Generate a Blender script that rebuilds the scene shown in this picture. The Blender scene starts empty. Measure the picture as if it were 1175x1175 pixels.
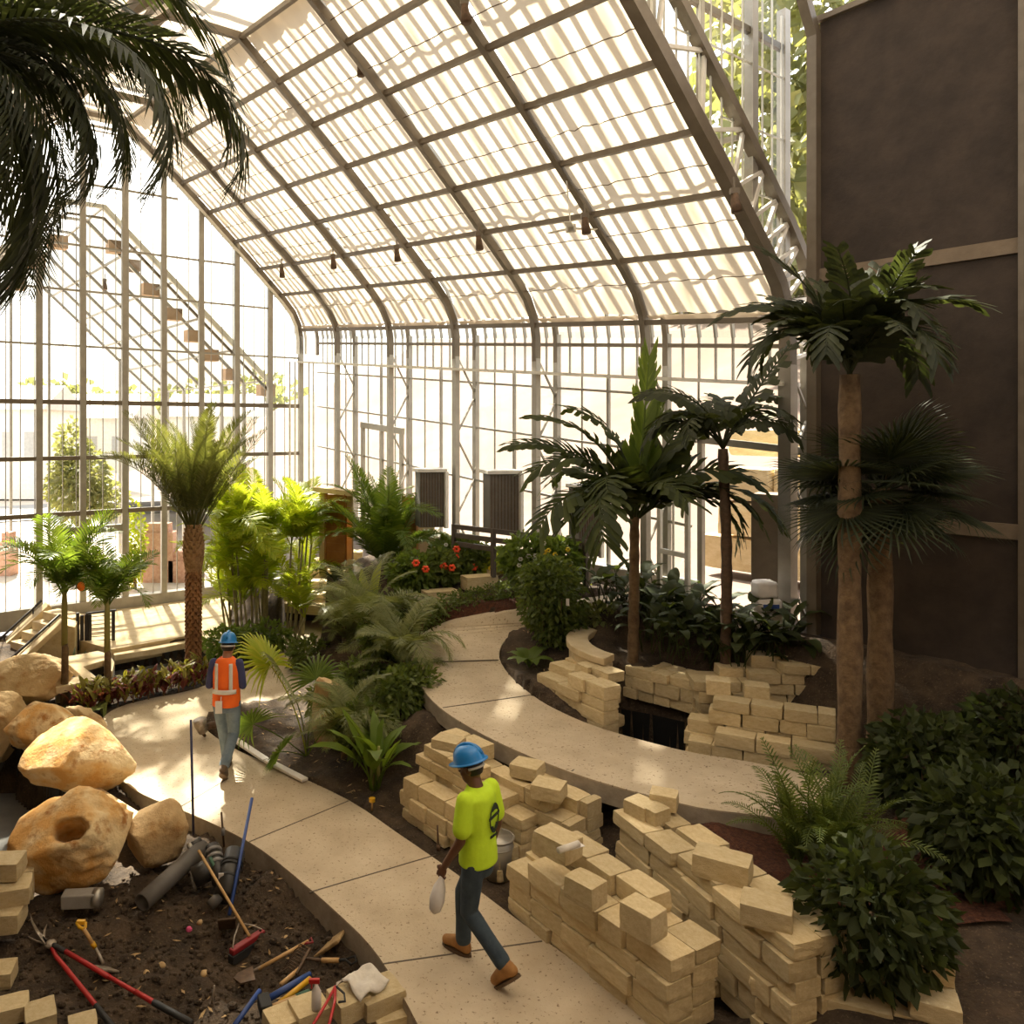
import bpy, math, random
import numpy as np
from mathutils import Vector, Matrix, Euler, noise
from mathutils.geometry import tessellate_polygon
SC = bpy.context.scene
COL = SC.collection
PI = math.pi
R = math.radians
rnd = random.Random(7)

# ---------------------------------------------------------------- camera frame
F, CX, H0, HC = 924.0, 453.0, 490.0, 4.3       # focal length, principal column, horizon row, eye height
def P(px, py, z=0.0):
    """point at height z seen at this place of the photograph"""
    t = (HC - z) * F / (py - H0)
    return Vector(((px - CX) / F * t, t, z))
def D(px, py, d):
    """point at distance d seen at this place of the photograph"""
    return Vector(((px - CX) / F * d, d, HC + (H0 - py) / F * d))
U1 = Vector((-0.577, 0.817, 0)); U2 = Vector((0.817, 0.577, 0)); CN = Vector((-2.46, 21.07, 0))
TILT = 0.088
def B(s, w, z, tilt=True):
    """building frame: s metres along the long wall from the far corner, w metres in from it"""
    v = CN - U1 * s - U2 * w
    return Vector((v.x, v.y, z - (TILT * s if tilt else 0)))
def toB(p):
    v = Vector((p[0], p[1], 0)) - CN
    return -v.dot(U1), -v.dot(U2)

cam = bpy.data.cameras.new('camera'); co = bpy.data.objects.new('camera', cam); COL.objects.link(co)
co.location = (0, 0, HC); co.rotation_euler = (PI / 2, 0, 0)
cam.sensor_width = 36; cam.lens = F / 1175 * 36
cam.shift_x = (587.5 - CX) / 1175; cam.shift_y = (H0 - 587.5) / 1175
cam.clip_start = 0.05; cam.clip_end = 400
SC.camera = co

# ---------------------------------------------------------------- materials
def new_mat(name):
    m = bpy.data.materials.new(name); m.use_nodes = True
    nt = m.node_tree; nt.nodes.clear()
    out = nt.nodes.new('ShaderNodeOutputMaterial')
    return m, nt, out
def c4(c): return (c[0], c[1], c[2], 1)
def noise_col(nt, c1, c2, scale, detail=5, lo=.35, hi=.65, coord='Object', rough=.6):
    tc = nt.nodes.new('ShaderNodeTexCoord'); n = nt.nodes.new('ShaderNodeTexNoise')
    n.inputs['Scale'].default_value = scale; n.inputs['Detail'].default_value = detail; n.inputs['Roughness'].default_value = rough
    nt.links.new(tc.outputs[coord], n.inputs['Vector'])
    r = nt.nodes.new('ShaderNodeValToRGB'); r.color_ramp.elements[0].position = lo; r.color_ramp.elements[1].position = hi
    r.color_ramp.elements[0].color = c4(c1); r.color_ramp.elements[1].color = c4(c2)
    nt.links.new(n.outputs['Fac'], r.inputs['Fac'])
    return r.outputs['Color'], n.outputs['Fac'], tc
def mix(nt, a, b, fac, mode='MIX'):
    m = nt.nodes.new('ShaderNodeMix'); m.data_type = 'RGBA'; m.blend_type = mode
    for sock, v in ((m.inputs[0], fac), (m.inputs[6], a), (m.inputs[7], b)):
        if hasattr(v, 'is_output'): nt.links.new(v, sock)
        elif isinstance(v, (int, float)): sock.default_value = v
        else: sock.default_value = c4(v)
    return m.outputs[2]
def mat(name, c1, c2=None, scale=6, rough=.7, metal=0, bump=0, bscale=None, spots=None, lo=.35, hi=.65, vary=0, coord='Object'):
    m, nt, out = new_mat(name)
    p = nt.nodes.new('ShaderNodeBsdfPrincipled'); nt.links.new(p.outputs[0], out.inputs[0])
    p.inputs['Roughness'].default_value = rough; p.inputs['Metallic'].default_value = metal
    c2 = c2 or tuple(x * .85 for x in c1)
    col, fac, tc = noise_col(nt, c1, c2, scale, lo=lo, hi=hi, coord=coord)
    if spots:   # (colour, scale, lo, hi)
        sc_, lo_, hi_ = spots[1:]
        f2, _, _ = noise_col(nt, (0, 0, 0), (1, 1, 1), sc_, lo=lo_, hi=hi_, coord=coord)
        col = mix(nt, col, spots[0], f2)
    if vary:
        oi = nt.nodes.new('ShaderNodeObjectInfo')
        mr = nt.nodes.new('ShaderNodeMapRange'); mr.inputs[3].default_value = 1 - vary; mr.inputs[4].default_value = 1 + vary * .6
        nt.links.new(oi.outputs['Random'], mr.inputs[0])
        col = mix(nt, col, mr.outputs[0], 1.0, 'MULTIPLY')
    nt.links.new(col, p.inputs['Base Color'])
    if bump:
        b = nt.nodes.new('ShaderNodeBump'); b.inputs['Strength'].default_value = bump; b.inputs['Distance'].default_value = .03
        _, bf, _ = noise_col(nt, (0, 0, 0), (1, 1, 1), bscale or scale * 3, coord=coord, detail=8)
        nt.links.new(bf, b.inputs['Height']); nt.links.new(b.outputs[0], p.inputs['Normal'])
    return m
def leaf_mat(name, c1, c2, trans=.45, rough=.45):
    m, nt, out = new_mat(name)
    g = nt.nodes.new('ShaderNodeNewGeometry')
    col = mix(nt, c1, c2, g.outputs['Random Per Island'])
    p = nt.nodes.new('ShaderNodeBsdfPrincipled'); p.inputs['Roughness'].default_value = rough
    p.inputs['Specular IOR Level'].default_value = .4
    t = nt.nodes.new('ShaderNodeBsdfTranslucent')
    tcol = mix(nt, col, (1.0, 1.0, .35), 1.0, 'MULTIPLY')
    g2 = nt.nodes.new('ShaderNodeGamma'); g2.inputs[1].default_value = .8; nt.links.new(tcol, g2.inputs[0])
    nt.links.new(col, p.inputs['Base Color']); nt.links.new(g2.outputs[0], t.inputs[0])
    ms = nt.nodes.new('ShaderNodeMixShader'); ms.inputs[0].default_value = trans
    nt.links.new(p.outputs[0], ms.inputs[1]); nt.links.new(t.outputs[0], ms.inputs[2]); nt.links.new(ms.outputs[0], out.inputs[0])
    return m
def glass_mat(name, tint=(.95, .97, .96), refl=.05):
    m, nt, out = new_mat(name)
    t = nt.nodes.new('ShaderNodeBsdfTransparent'); t.inputs[0].default_value = c4(tint)
    g = nt.nodes.new('ShaderNodeBsdfGlossy'); g.inputs['Roughness'].default_value = .05
    ms = nt.nodes.new('ShaderNodeMixShader'); ms.inputs[0].default_value = refl
    nt.links.new(t.outputs[0], ms.inputs[1]); nt.links.new(g.outputs[0], ms.inputs[2]); nt.links.new(ms.outputs[0], out.inputs[0])
    return m
def cloth_mat(name, col, trans=.6):
    m, nt, out = new_mat(name)
    c, _, _ = noise_col(nt, col, tuple(x * .93 for x in col), 1.2)
    d = nt.nodes.new('ShaderNodeBsdfDiffuse'); t = nt.nodes.new('ShaderNodeBsdfTranslucent')
    nt.links.new(c, d.inputs[0]); nt.links.new(c, t.inputs[0])
    ms = nt.nodes.new('ShaderNodeMixShader'); ms.inputs[0].default_value = trans
    nt.links.new(d.outputs[0], ms.inputs[1]); nt.links.new(t.outputs[0], ms.inputs[2]); nt.links.new(ms.outputs[0], out.inputs[0])
    return m

M = dict(
 concrete=mat('path_concrete', (.58, .485, .35), (.43, .345, .235), 2.2, .9, bump=.25, bscale=50, spots=((.19, .13, .075), 30, .60, .67), lo=.28, hi=.72),
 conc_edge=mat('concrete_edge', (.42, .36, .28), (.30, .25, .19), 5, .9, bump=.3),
 joint=mat('joint_sealant', (.10, .075, .05)),
 grey_conc=mat('grey_concrete', (.40, .37, .33), (.3, .28, .25), 3, .9, bump=.15),
 soil=mat('dark_soil', (.085, .057, .034), (.028, .018, .010), 4, 1, bump=1, bscale=26, spots=((.17, .12, .07), 46, .58, .72)),
 mulch=mat('red_mulch', (.13, .045, .02), (.05, .016, .008), 30, 1, bump=1, bscale=60),
 grass=mat('turf', (.14, .17, .03), (.09, .10, .02), 40, 1, bump=.6, bscale=120),
 stone=mat('limestone_block', (.67, .55, .33), (.56, .435, .235), 7, .85, bump=.35, bscale=28, spots=((.33, .20, .06), 30, .64, .74), vary=.18),
 pale_stone=mat('pale_limestone', (.66, .53, .33), (.54, .41, .23), 5, .85, bump=.25, bscale=30, vary=.1),
 boulder=mat('ochre_boulder', (.60, .32, .09), (.70, .54, .30), 2.6, .95, bump=.9, bscale=7, spots=((.36, .16, .04), 4.5, .55, .66), lo=.4, hi=.6),
 boulder_pale=mat('pale_boulder', (.60, .44, .24), (.46, .30, .13), 2.6, .9, bump=.9, bscale=9, spots=((.40, .22, .08), 5, .55, .7)),
 black=mat('black_liner_and_shade', (.012, .011, .010), (.006, .006, .006), 8, .55),
 tank=mat('dark_tank_wall', (.05, .045, .04), (.025, .022, .02), 2, .6),
 poolfloor=mat('pool_floor', (.24, .24, .23), (.17, .17, .17), 2, .5),
 steel=mat('painted_steel', (.16, .13, .095), (.12, .095, .065), 4, .5),
 alu=mat('aluminium_frame', (.36, .34, .30), (.30, .28, .245), 4, .4, .3),
 white=mat('white_frame', (.72, .70, .64), (.62, .60, .55), 4, .5),
 cloth=cloth_mat('shade_cloth', (.56, .475, .37)),
 glass=glass_mat('glazing'),
 shadeglass=glass_mat('shading_glazing', (.42, .42, .40), .04),  # annex roof glass, dark tint added to shade the terrace
 hazeglass=glass_mat('dusty_glazing', (.90, .92, .91), .05),
 iron=mat('black_iron', (.02, .016, .016), rough=.5),
 brown_rail=mat('brown_rail', (.085, .065, .05), rough=.6),
 grey_panel=mat('grey_panel', (.17, .155, .13), (.13, .12, .10), 3, .7),
 wood=mat('cedar_panel', (.42, .17, .045), (.30, .11, .025), 4, .6),
 handle_wood=mat('tool_handle_wood', (.58, .36, .15), (.46, .27, .10), 9, .5),
 box_wood=mat('tan_vent_box', (.50, .34, .22), rough=.8),
 trunk=mat('palm_trunk', (.20, .13, .065), (.10, .06, .03), 9, .95, bump=.6),
 trunk_green=mat('green_palm_stem', (.23, .25, .05), (.30, .24, .08), 3, .7),
 date_trunk=mat('date_palm_bark', (.30, .145, .055), (.14, .06, .022), 12, .95, bump=.6),
 skirt=mat('dry_leaf_base', (.36, .22, .10), (.22, .12, .05), 12, .95),
 cane=mat('areca_cane', (.30, .27, .12), (.16, .13, .06), 6, .7),
 straw=mat('dry_straw', (.42, .29, .14), (.30, .19, .08), 12, .95, bump=.6),
 pvc=mat('grey_pvc', (.13, .12, .105), (.10, .09, .08), 4, .5),
 blackpipe=mat('black_pipe', (.03, .028, .025), rough=.4),
 pvc_end=mat('pipe_coupling', (.22, .21, .20), rough=.4),
 blue=mat('blue_paint', (.03, .075, .28), rough=.4),
 darkblue=mat('dark_blue_rod', (.035, .04, .11), rough=.5),
 red=mat('red_paint', (.50, .025, .025), (.40, .02, .02), rough=.4),
 darkred=mat('dark_red_paint', (.25, .015, .02), rough=.5),
 yellow=mat('yellow_plastic', (.75, .42, .02), rough=.4),
 green=mat('green_grip', (.05, .13, .08), rough=.6),
 metal=mat('worn_steel', (.42, .37, .31), (.25, .2, .15), 20, .45, .5),
 rust=mat('rusty_steel', (.14, .085, .05), (.08, .05, .03), 20, .7, .3),
 rubber=mat('black_rubber', (.02, .02, .02), rough=.7),
 whitecloth=mat('white_rag', (.72, .68, .60), (.6, .56, .5), 10, .9, bump=.3),
 plastic=mat('white_plastic', (.76, .72, .68), rough=.4),
 galv=mat('galvanised_bucket', (.45, .43, .38), (.36, .34, .3), 6, .4, .6),
 pink=mat('pink_ribbon', (.85, .12, .30), rough=.6),
 helmet=mat('blue_hard_hat', (.015, .21, .56), (.015, .19, .52), rough=.28),
 lime=mat('lime_shirt', (.60, .86, .025), (.52, .76, .02), 7, .8, bump=.3, bscale=9),
 orange=mat('orange_vest', (.98, .17, .012), (.9, .14, .01), 7, .7, bump=.25, bscale=9),
 reflect=mat('reflective_tape', (.78, .76, .72), rough=.4),
 navy=mat('navy_shirt', (.05, .055, .15), (.04, .045, .12), 6, .9),
 denim=mat('dark_denim', (.028, .045, .065), (.055, .08, .10), 7, .9, bump=.3, bscale=12),
 denim_pale=mat('pale_denim', (.20, .26, .31), (.12, .165, .21), 6, .9, bump=.3, bscale=12),
 boot=mat('tan_boot', (.40, .20, .06), (.28, .13, .04), 8, .8),
 boot_brown=mat('brown_boot', (.16, .11, .07), (.10, .07, .045), 8, .8),
 sole=mat('boot_sole', (.12, .075, .04), rough=.9),
 skin=mat('brown_skin', (.145, .062, .03), (.12, .05, .024), 8, .5),
 skin2=mat('tan_skin', (.36, .18, .10), (.30, .145, .08), 8, .5),
 hair=mat('black_hair', (.012, .009, .008), rough=.6),
 ink=mat('dark_print', (.02, .035, .02), rough=.8),
 eye=mat('eye_white', (.7, .68, .62), rough=.3),
 brick=mat('brick_stack', (.42, .22, .15), (.52, .33, .24), 14, .9),
 hillside=mat('dirt_hillside', (.22, .16, .125), (.17, .125, .095), .35, 1, spots=((.20, .19, .13), .8, .58, .68), bump=.3, bscale=3),
 outground=mat('outdoor_ground', (.55, .48, .40), (.46, .40, .33), .6, 1),
 asphalt=mat('asphalt_road', (.32, .31, .30), rough=.95),
 house=mat('pale_house', (.80, .76, .68), rough=.9), house_roof=mat('house_roof', (.62, .56, .50), rough=.9), house_window=mat('house_window', (.45, .44, .42)),  # house walls and windows lightened to stand in for haze
 dark_wall=mat('dark_brick_wall', (.055, .04, .03), (.035, .026, .02), 3, .95, bump=.3), masonry=mat('masonry_wall', (.22, .17, .12), (.17, .13, .09), 3, .95, bump=.3),
 flower=mat('red_blossom', (.85, .06, .02), (.9, .13, .03), 20, .6), flower_o=mat('orange_blossom', (.95, .22, .01), rough=.6),
 flower_y=mat('yellow_blossom', (.85, .60, .02), rough=.6), flower_w=mat('white_blossom', (.8, .78, .7), rough=.6),
)
L = dict(
 lime=leaf_mat('lime_leaf', (.26, .36, .018), (.42, .45, .03), .55),
 palm=leaf_mat('palm_leaf', (.085, .15, .018), (.16, .22, .03), .5),
 date=leaf_mat('date_leaf', (.09, .105, .03), (.15, .15, .045), .45),
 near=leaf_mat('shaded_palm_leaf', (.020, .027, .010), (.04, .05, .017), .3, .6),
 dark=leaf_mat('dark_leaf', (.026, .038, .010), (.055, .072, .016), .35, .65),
 mid=leaf_mat('mid_leaf', (.09, .14, .022), (.15, .21, .036), .45),
 silver=leaf_mat('silver_leaf', (.16, .185, .06), (.26, .275, .11), .45),
 broad=leaf_mat('broad_leaf', (.11, .19, .02), (.17, .25, .03), .5),
 shrub=leaf_mat('shrub_leaf', (.075, .11, .022), (.145, .185, .04), .4),
 bright=leaf_mat('bright_leaf', (.30, .38, .03), (.45, .46, .05), .5),
 croton=leaf_mat('croton_leaf', (.12, .14, .02), (.30, .24, .04), .4),
 wine=leaf_mat('wine_leaf', (.10, .02, .02), (.19, .05, .04), .35),
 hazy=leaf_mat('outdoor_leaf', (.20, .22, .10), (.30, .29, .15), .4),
)

# ---------------------------------------------------------------- mesh builder and tagging
class MB:
    def __init__(s): s.v = []; s.f = []
    def add(s, vs, fs):
        o = len(s.v); s.v += [tuple(v) for v in vs]; s.f += [tuple(i + o for i in f) for f in fs]
    def box(s, c, size, rz=0, rot=None):
        m = rot.to_matrix() if isinstance(rot, Euler) else (rot or Matrix.Rotation(rz, 3, 'Z'))
        c = Vector(c); vs = []
        for x in (-.5, .5):
            for y in (-.5, .5):
                for z in (-.5, .5): vs.append(c + m @ Vector((x * size[0], y * size[1], z * size[2])))
        s.add(vs, [(0, 1, 3, 2), (4, 6, 7, 5), (0, 4, 5, 1), (2, 3, 7, 6), (0, 2, 6, 4), (1, 5, 7, 3)])
    def bar(s, a, b, w, h=None, up=(0, 0, 1)):
        """rectangular bar from a to b, w wide, h high"""
        a = Vector(a); b = Vector(b); h = h or w; d = (b - a).normalized(); up = Vector(up)
        if abs(d.dot(up)) > .98: up = Vector((U2.x, U2.y, 0))
        x = d.cross(up).normalized(); y = x.cross(d)
        vs = []
        for q in (a, b):
            for i, j in ((-1, -1), (1, -1), (1, 1), (-1, 1)): vs.append(q + x * i * w / 2 + y * j * h / 2)
        s.add(vs, [(0, 1, 2, 3), (7, 6, 5, 4), (0, 4, 5, 1), (1, 5, 6, 2), (2, 6, 7, 3), (3, 7, 4, 0)])
    def sweep(s, pts, w, h, side):
        """rectangular section swept along a path; side = the fixed width direction"""
        side = Vector(side).normalized(); pts = [Vector(p) for p in pts]; n = len(pts); vs = []
        for i, p in enumerate(pts):
            d = (pts[min(i + 1, n - 1)] - pts[max(i - 1, 0)]).normalized(); up = side.cross(d).normalized()
            for a, b in ((-1, -1), (1, -1), (1, 1), (-1, 1)): vs.append(p + side * a * w / 2 + up * b * h / 2)
        fs = [(0, 1, 2, 3), tuple(4 * (n - 1) + k for k in (3, 2, 1, 0))]
        for i in range(n - 1):
            for k in range(4): fs.append((4 * i + k, 4 * i + 4 + k, 4 * i + 4 + (k + 1) % 4, 4 * i + (k + 1) % 4))
        s.add(vs, fs)
    def tube(s, pts, r, seg=8, cap=True):
        pts = [Vector(p) for p in pts]; n = len(pts); vs = []
        rr = r if isinstance(r, (list, tuple)) else [r] * n
        ref = None
        for i, p in enumerate(pts):
            d = pts[min(i + 1, n - 1)] - pts[max(i - 1, 0)]
            d = d.normalized() if d.length > 1e-9 else Vector((0, 0, 1))
            if ref is None: ref = d.orthogonal().normalized()
            x = ref - d * ref.dot(d)
            x = x.normalized() if x.length > 1e-6 else d.orthogonal().normalized()
            ref = x; y = d.cross(x)
            for k in range(seg):
                a = 2 * PI * k / seg; vs.append(p + (x * math.cos(a) + y * math.sin(a)) * rr[i])
        fs = []
        for i in range(n - 1):
            for k in range(seg): fs.append((i * seg + k, i * seg + (k + 1) % seg, (i + 1) * seg + (k + 1) % seg, (i + 1) * seg + k))
        if cap: fs += [tuple(range(seg))[::-1], tuple((n - 1) * seg + k for k in range(seg))]
        s.add(vs, fs)
    def pipe(s, a, b, r, t, seg=20):
        """open pipe with a wall"""
        a = Vector(a); b = Vector(b); d = (b - a).normalized(); x = d.orthogonal().normalized(); y = d.cross(x); vs = []
        for q, rad in ((a, r), (b, r), (b, r - t), (a, r - t)):
            for k in range(seg):
                an = 2 * PI * k / seg; vs.append(q + (x * math.cos(an) + y * math.sin(an)) * rad)
        fs = []
        for i in range(4):
            j = (i + 1) % 4
            for k in range(seg): fs.append((i * seg + k, i * seg + (k + 1) % seg, j * seg + (k + 1) % seg, j * seg + k))
        s.add(vs, fs)
    def ball(s, c, r, seg=12, rings=8, rot=None):
        c = Vector(c); r = Vector((r, r, r)) if isinstance(r, (int, float)) else Vector(r); vs = []; fs = []
        for i in range(rings + 1):
            th = PI * i / rings
            for k in range(seg):
                a = 2 * PI * k / seg
                q = Vector((math.sin(th) * math.cos(a) * r.x, math.sin(th) * math.sin(a) * r.y, math.cos(th) * r.z))
                vs.append(c + (rot @ q if rot else q))
        for i in range(rings):
            for k in range(seg): fs.append((i * seg + k, (i + 1) * seg + k, (i + 1) * seg + (k + 1) % seg, i * seg + (k + 1) % seg))
        s.add(vs, fs)
    def loft(s, secs, seg=20, cap=True):
        """secs: (centre, a, b, xdir, ydir)"""
        vs = []; fs = []; n = len(secs)
        for c, a, b, x, y in secs:
            for k in range(seg):
                t = 2 * PI * k / seg; vs.append(Vector(c) + Vector(x) * math.cos(t) * a + Vector(y) * math.sin(t) * b)
        for i in range(n - 1):
            for k in range(seg): fs.append((i * seg + k, i * seg + (k + 1) % seg, (i + 1) * seg + (k + 1) % seg, (i + 1) * seg + k))
        if cap: fs += [tuple(range(seg))[::-1], tuple((n - 1) * seg + k for k in range(seg))]
        s.add(vs, fs)
    def prism(s, poly, top, bot):
        """poly: list of Vector (top ring, own z); bot = thickness or function"""
        n = len(poly); tp = [Vector(p) for p in poly]
        bt = [Vector((p.x, p.y, (p.z - bot) if not callable(bot) else bot(p))) for p in tp]
        tri = tessellate_polygon([[Vector((p.x, p.y, 0)) for p in tp]])
        area = sum(tp[i].x * tp[(i + 1) % n].y - tp[(i + 1) % n].x * tp[i].y for i in range(n))
        fs = []
        for t in tri:
            a, b, c = (tp[i] for i in t)
            if (b - a).cross(c - a).z < 0: t = t[::-1]
            fs.append(tuple(t)); fs.append(tuple(i + n for i in t[::-1]))
        for i in range(n):
            j = (i + 1) % n
            fs.append((i, i + n, j + n, j) if area > 0 else (j, j + n, i + n, i))
        s.add(tp + bt, fs)
    def build(s, name, m, parent=None, smooth=False, loc=None):
        off = Vector((0, 0, 0)); q = parent
        while q is not None: off += q.location; q = q.parent
        if parent is None and loc is not None: off = Vector(loc)
        me = bpy.data.meshes.new(name)
        me.from_pydata([tuple(Vector(v) - off) for v in s.v], [], s.f); me.update()
        if smooth: me.polygons.foreach_set('use_smooth', [True] * len(me.polygons))
        me.materials.append(m)
        o = bpy.data.objects.new(name, me); COL.objects.link(o)
        if parent is not None: o.parent = parent
        elif loc is not None: o.location = off
        return o
def empty(name, loc, label=None, cat=None, group=None, kind=None):
    o = bpy.data.objects.new(name, None); COL.objects.link(o); o.location = Vector(loc); o.empty_display_size = .1
    return tag(o, label, cat, group, kind)
def tag(o, label=None, cat=None, group=None, kind=None):
    if label: o['label'] = label
    if cat: o['category'] = cat
    if group: o['group'] = group
    if kind: o['kind'] = kind
    return o
def struct(mb, name, m, label=None, cat=None, smooth=False):
    return tag(mb.build(name, m, smooth=smooth), label or None, cat or name.split('_')[0], None, 'structure')
def bevel(o, w=.01, seg=2):
    b = o.modifiers.new('bevel', 'BEVEL'); b.width = w; b.segments = seg; b.limit_method = 'ANGLE'
    return o
def copy_tree(o, parent=None):
    c = o.copy(); COL.objects.link(c); c.parent = parent
    for ch in o.children: copy_tree(ch, c)
    return c
def pip(x, y, poly):
    ins = False; j = len(poly) - 1
    for i in range(len(poly)):
        xi, yi, xj, yj = poly[i][0], poly[i][1], poly[j][0], poly[j][1]
        if (yi > y) != (yj > y) and x < (xj - xi) * (y - yi) / (yj - yi) + xi: ins = not ins
        j = i
    return ins
def smooth_line(pts, n=4):
    """Catmull-Rom through the given points"""
    pts = [Vector(p) for p in pts]; out = []
    for i in range(len(pts) - 1):
        p0, p1, p2, p3 = pts[max(i - 1, 0)], pts[i], pts[i + 1], pts[min(i + 2, len(pts) - 1)]
        for k in range(n):
            t = k / n
            out.append(.5 * ((2 * p1) + (p2 - p0) * t + (2 * p0 - 5 * p1 + 4 * p2 - p3) * t * t + (3 * p1 - p0 - 3 * p2 + p3) * t ** 3))
    out.append(pts[-1]); return out
# ================================================================ GREENHOUSE SHELL
# roof section measured as (w, z): vertical post, curved eave, straight slope, flat ridge
def roof_profile(off=0.0):
    pts = [(0, 6.2), (.0, 6.6), (.06, 6.95), (.22, 7.28), (.5, 7.6), (.9, 7.98), (1.5, 8.55), (2.7, 9.65), (3.6, 10.45), (4.6, 11.28)]
    if off == 0: return pts
    out = []
    for i, (w, z) in enumerate(pts):
        a, b = pts[max(i - 1, 0)], pts[min(i + 1, len(pts) - 1)]
        dx, dz = b[0] - a[0], b[1] - a[1]; l = math.hypot(dx, dz)
        out.append((w - dz / l * off, z + dx / l * off))
    return out
def prof_z(w):
    p = roof_profile()
    for (a, za), (b, zb) in zip(p[1:], p[2:]):
        if a <= w <= b: return za + (zb - za) * (w - a) / (b - a)
    return 11.28
RIB_S = [0, 1.84, 4.09, 6.35, 8.55, 10.85, 13.06]
WM = 10.4          # width of the house
def mirror(pts): return [(WM - w, z) for w, z in pts]

ceiling = empty('ceiling', B(6, 5.2, 9), None, 'ceiling', None, 'structure')
full = roof_profile() + mirror(roof_profile())[::-1]
fullout = roof_profile(.5) + mirror(roof_profile(.5))[::-1]
for i, s in enumerate(RIB_S):
    wid, hei = (.09, .13) if i < 6 else (.15, .17)
    mb = MB(); mb.sweep([B(s, w, z) for w, z in full], wid, hei, U1); mb.build('rib', M['steel'], ceiling)
    fo_ = fullout if i < 6 else roof_profile(.72) + mirror(roof_profile(.72))[::-1]
    mb = MB(); mb.sweep([B(s, w, z) for w, z in fo_], wid * .9, wid * .8, U1); mb.build('outer_rib', M['steel'], ceiling)
# web of the end truss
mb = MB()
inn = smooth_line([Vector((w, z, 0)) for w, z in roof_profile()], 3); ou = smooth_line([Vector((w, z, 0)) for w, z in roof_profile(.72)], 3)
for i in range(1, len(inn) - 2, 2):
    mb.bar(B(13.06, inn[i].x, inn[i].y), B(13.06, ou[i + 1].x, ou[i + 1].y), .045)
    mb.bar(B(13.06, ou[i + 1].x, ou[i + 1].y), B(13.06, inn[i + 2].x, inn[i + 2].y), .045)
mb.build('truss_web', M['white'], ceiling)
# purlins, one run each
for w in (.04, .6, 1.22, 1.87, 2.55, 3.22, 3.9, 4.58, WM - 4.58, WM - 3.9, WM - 3.22, WM - 2.55, WM - 1.87, WM - 1.22, WM - .6, WM - .04):
    wz = prof_z(min(w, WM - w)); mb = MB()
    mb.bar(B(0, w, wz), B(13.06, w, wz), .075, .075); mb.build('purlin', M['steel'], ceiling)
# shade cloth, one curtain per bay, sagging a little between purlins
cloth_line = []
pr = roof_profile(.06)[2:]
for k in range(len(pr) - 1):
    for t in range(8):
        a, b = pr[k], pr[k + 1]; cloth_line.append((a[0] + (b[0] - a[0]) * t / 8, a[1] + (b[1] - a[1]) * t / 8))
cloth_line.append(pr[-1])
def curtain(s0, s1, line, seed, dz=0, mirror_=False):
    mb = MB(); n = 36; vs = []; fs = []
    for i in range(n + 1):
        s = s0 + (s1 - s0) * i / n
        for j, (w, z) in enumerate(line):
            q = noise.noise(Vector((s * 1.6 + seed * 9, w * .7, seed))) * .06 + math.sin(s * 8 + seed * 2 + math.sin(w * 1.3) * 1.2) * .035 * (1 - .6 * math.cos(w * 9.6)) + noise.noise(Vector((s * 5, w * 1.5, seed + 4))) * .03
            ww, zz = w - q * .7, z + q
            vs.append(B(s, WM - ww if mirror_ else ww, zz + dz))
    m_ = len(line)
    for i in range(n):
        for j in range(m_ - 1): fs.append((i * m_ + j, i * m_ + j + 1, (i + 1) * m_ + j + 1, (i + 1) * m_ + j))
    mb.add(vs, fs); return mb.build('shade_curtain', M['cloth'], ceiling, smooth=True)
for k in range(6):
    a, b = RIB_S[k] + .06, RIB_S[k + 1] - .06
    curtain(a, b, cloth_line, k)
    curtain(a, b, cloth_line, k + 20, 0, True)
    for w in (.33, .95, 1.55, 2.2, 2.9, 3.55, 4.2):
        mb = MB(); mb.tube([B(a + (b - a) * i / 16, w - .0, prof_z(w) - .02 + .03 * noise.noise(Vector((i * .9, w, k)))) for i in range(17)], .007, 4); mb.build('curtain_wire', M['rust'], ceiling)
    # loose hem hanging below the eave pipe
    mb = MB(); n = 24; vs = []; fs = []
    for i in range(n + 1):
        s = a + (b - a) * i / n; drop = .04 + .09 * math.sin(PI * i / n) + .03 * math.sin(i * 2.1 + k)
        vs += [B(s, .0, 6.95), B(s, .05 + .02 * math.sin(i), 6.95 - drop)]
    for i in range(n): fs.append((2 * i, 2 * i + 1, 2 * i + 3, 2 * i + 2))
    mb.add(vs, fs); mb.build('curtain_hem', M['cloth'], ceiling, smooth=True)
for k in range(6):
    curtain(RIB_S[k] + .05, RIB_S[k + 1] - .05, [(4.2 + 2.0 * i / 8, 11.42) for i in range(9)], k + 40)  # ridge curtains added to stop sun streaks through the ridge glazing
# outer glass and glazing bars over each bay
for mir in (0, 1):
    po = roof_profile(.55)[1:]
    if mir: po = mirror(po)
    for k in range(6):
        mb = MB(); a, b = RIB_S[k], RIB_S[k + 1]; vs = [B(s, w, z) for s in (a, b) for w, z in po]; n = len(po)
        mb.add(vs, [(j, j + 1, n + j + 1, n + j) for j in range(n - 1)]); mb.build('roof_glazing', M['glass'], ceiling)
        mb = MB(); nb = 8
        for i in range(1, nb):
            s = a + (b - a) * i / nb; mb.sweep([B(s, w, z) for w, z in po], .034, .06, U1)
        for w, z in po[3::2]: mb.bar(B(a, w, z), B(b, w, z), .05, .06)
        mb.build('glazing_bars', M['alu'], ceiling)
# ridge vent: flat glazed strip over the crown
mb = MB(); mb.add([B(0, 4.3, 11.75), B(13.06, 4.3, 11.75), B(13.06, WM - 4.3, 11.75), B(0, WM - 4.3, 11.75)], [(0, 1, 2, 3)]); mb.build('ridge_glazing', M['glass'], ceiling)
mb = MB()
for w in (4.3, 5.2, WM - 4.3): mb.bar(B(0, w, 11.75), B(13.06, w, 11.75), .08)
mb.build('ridge_bar', M['steel'], ceiling)

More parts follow.
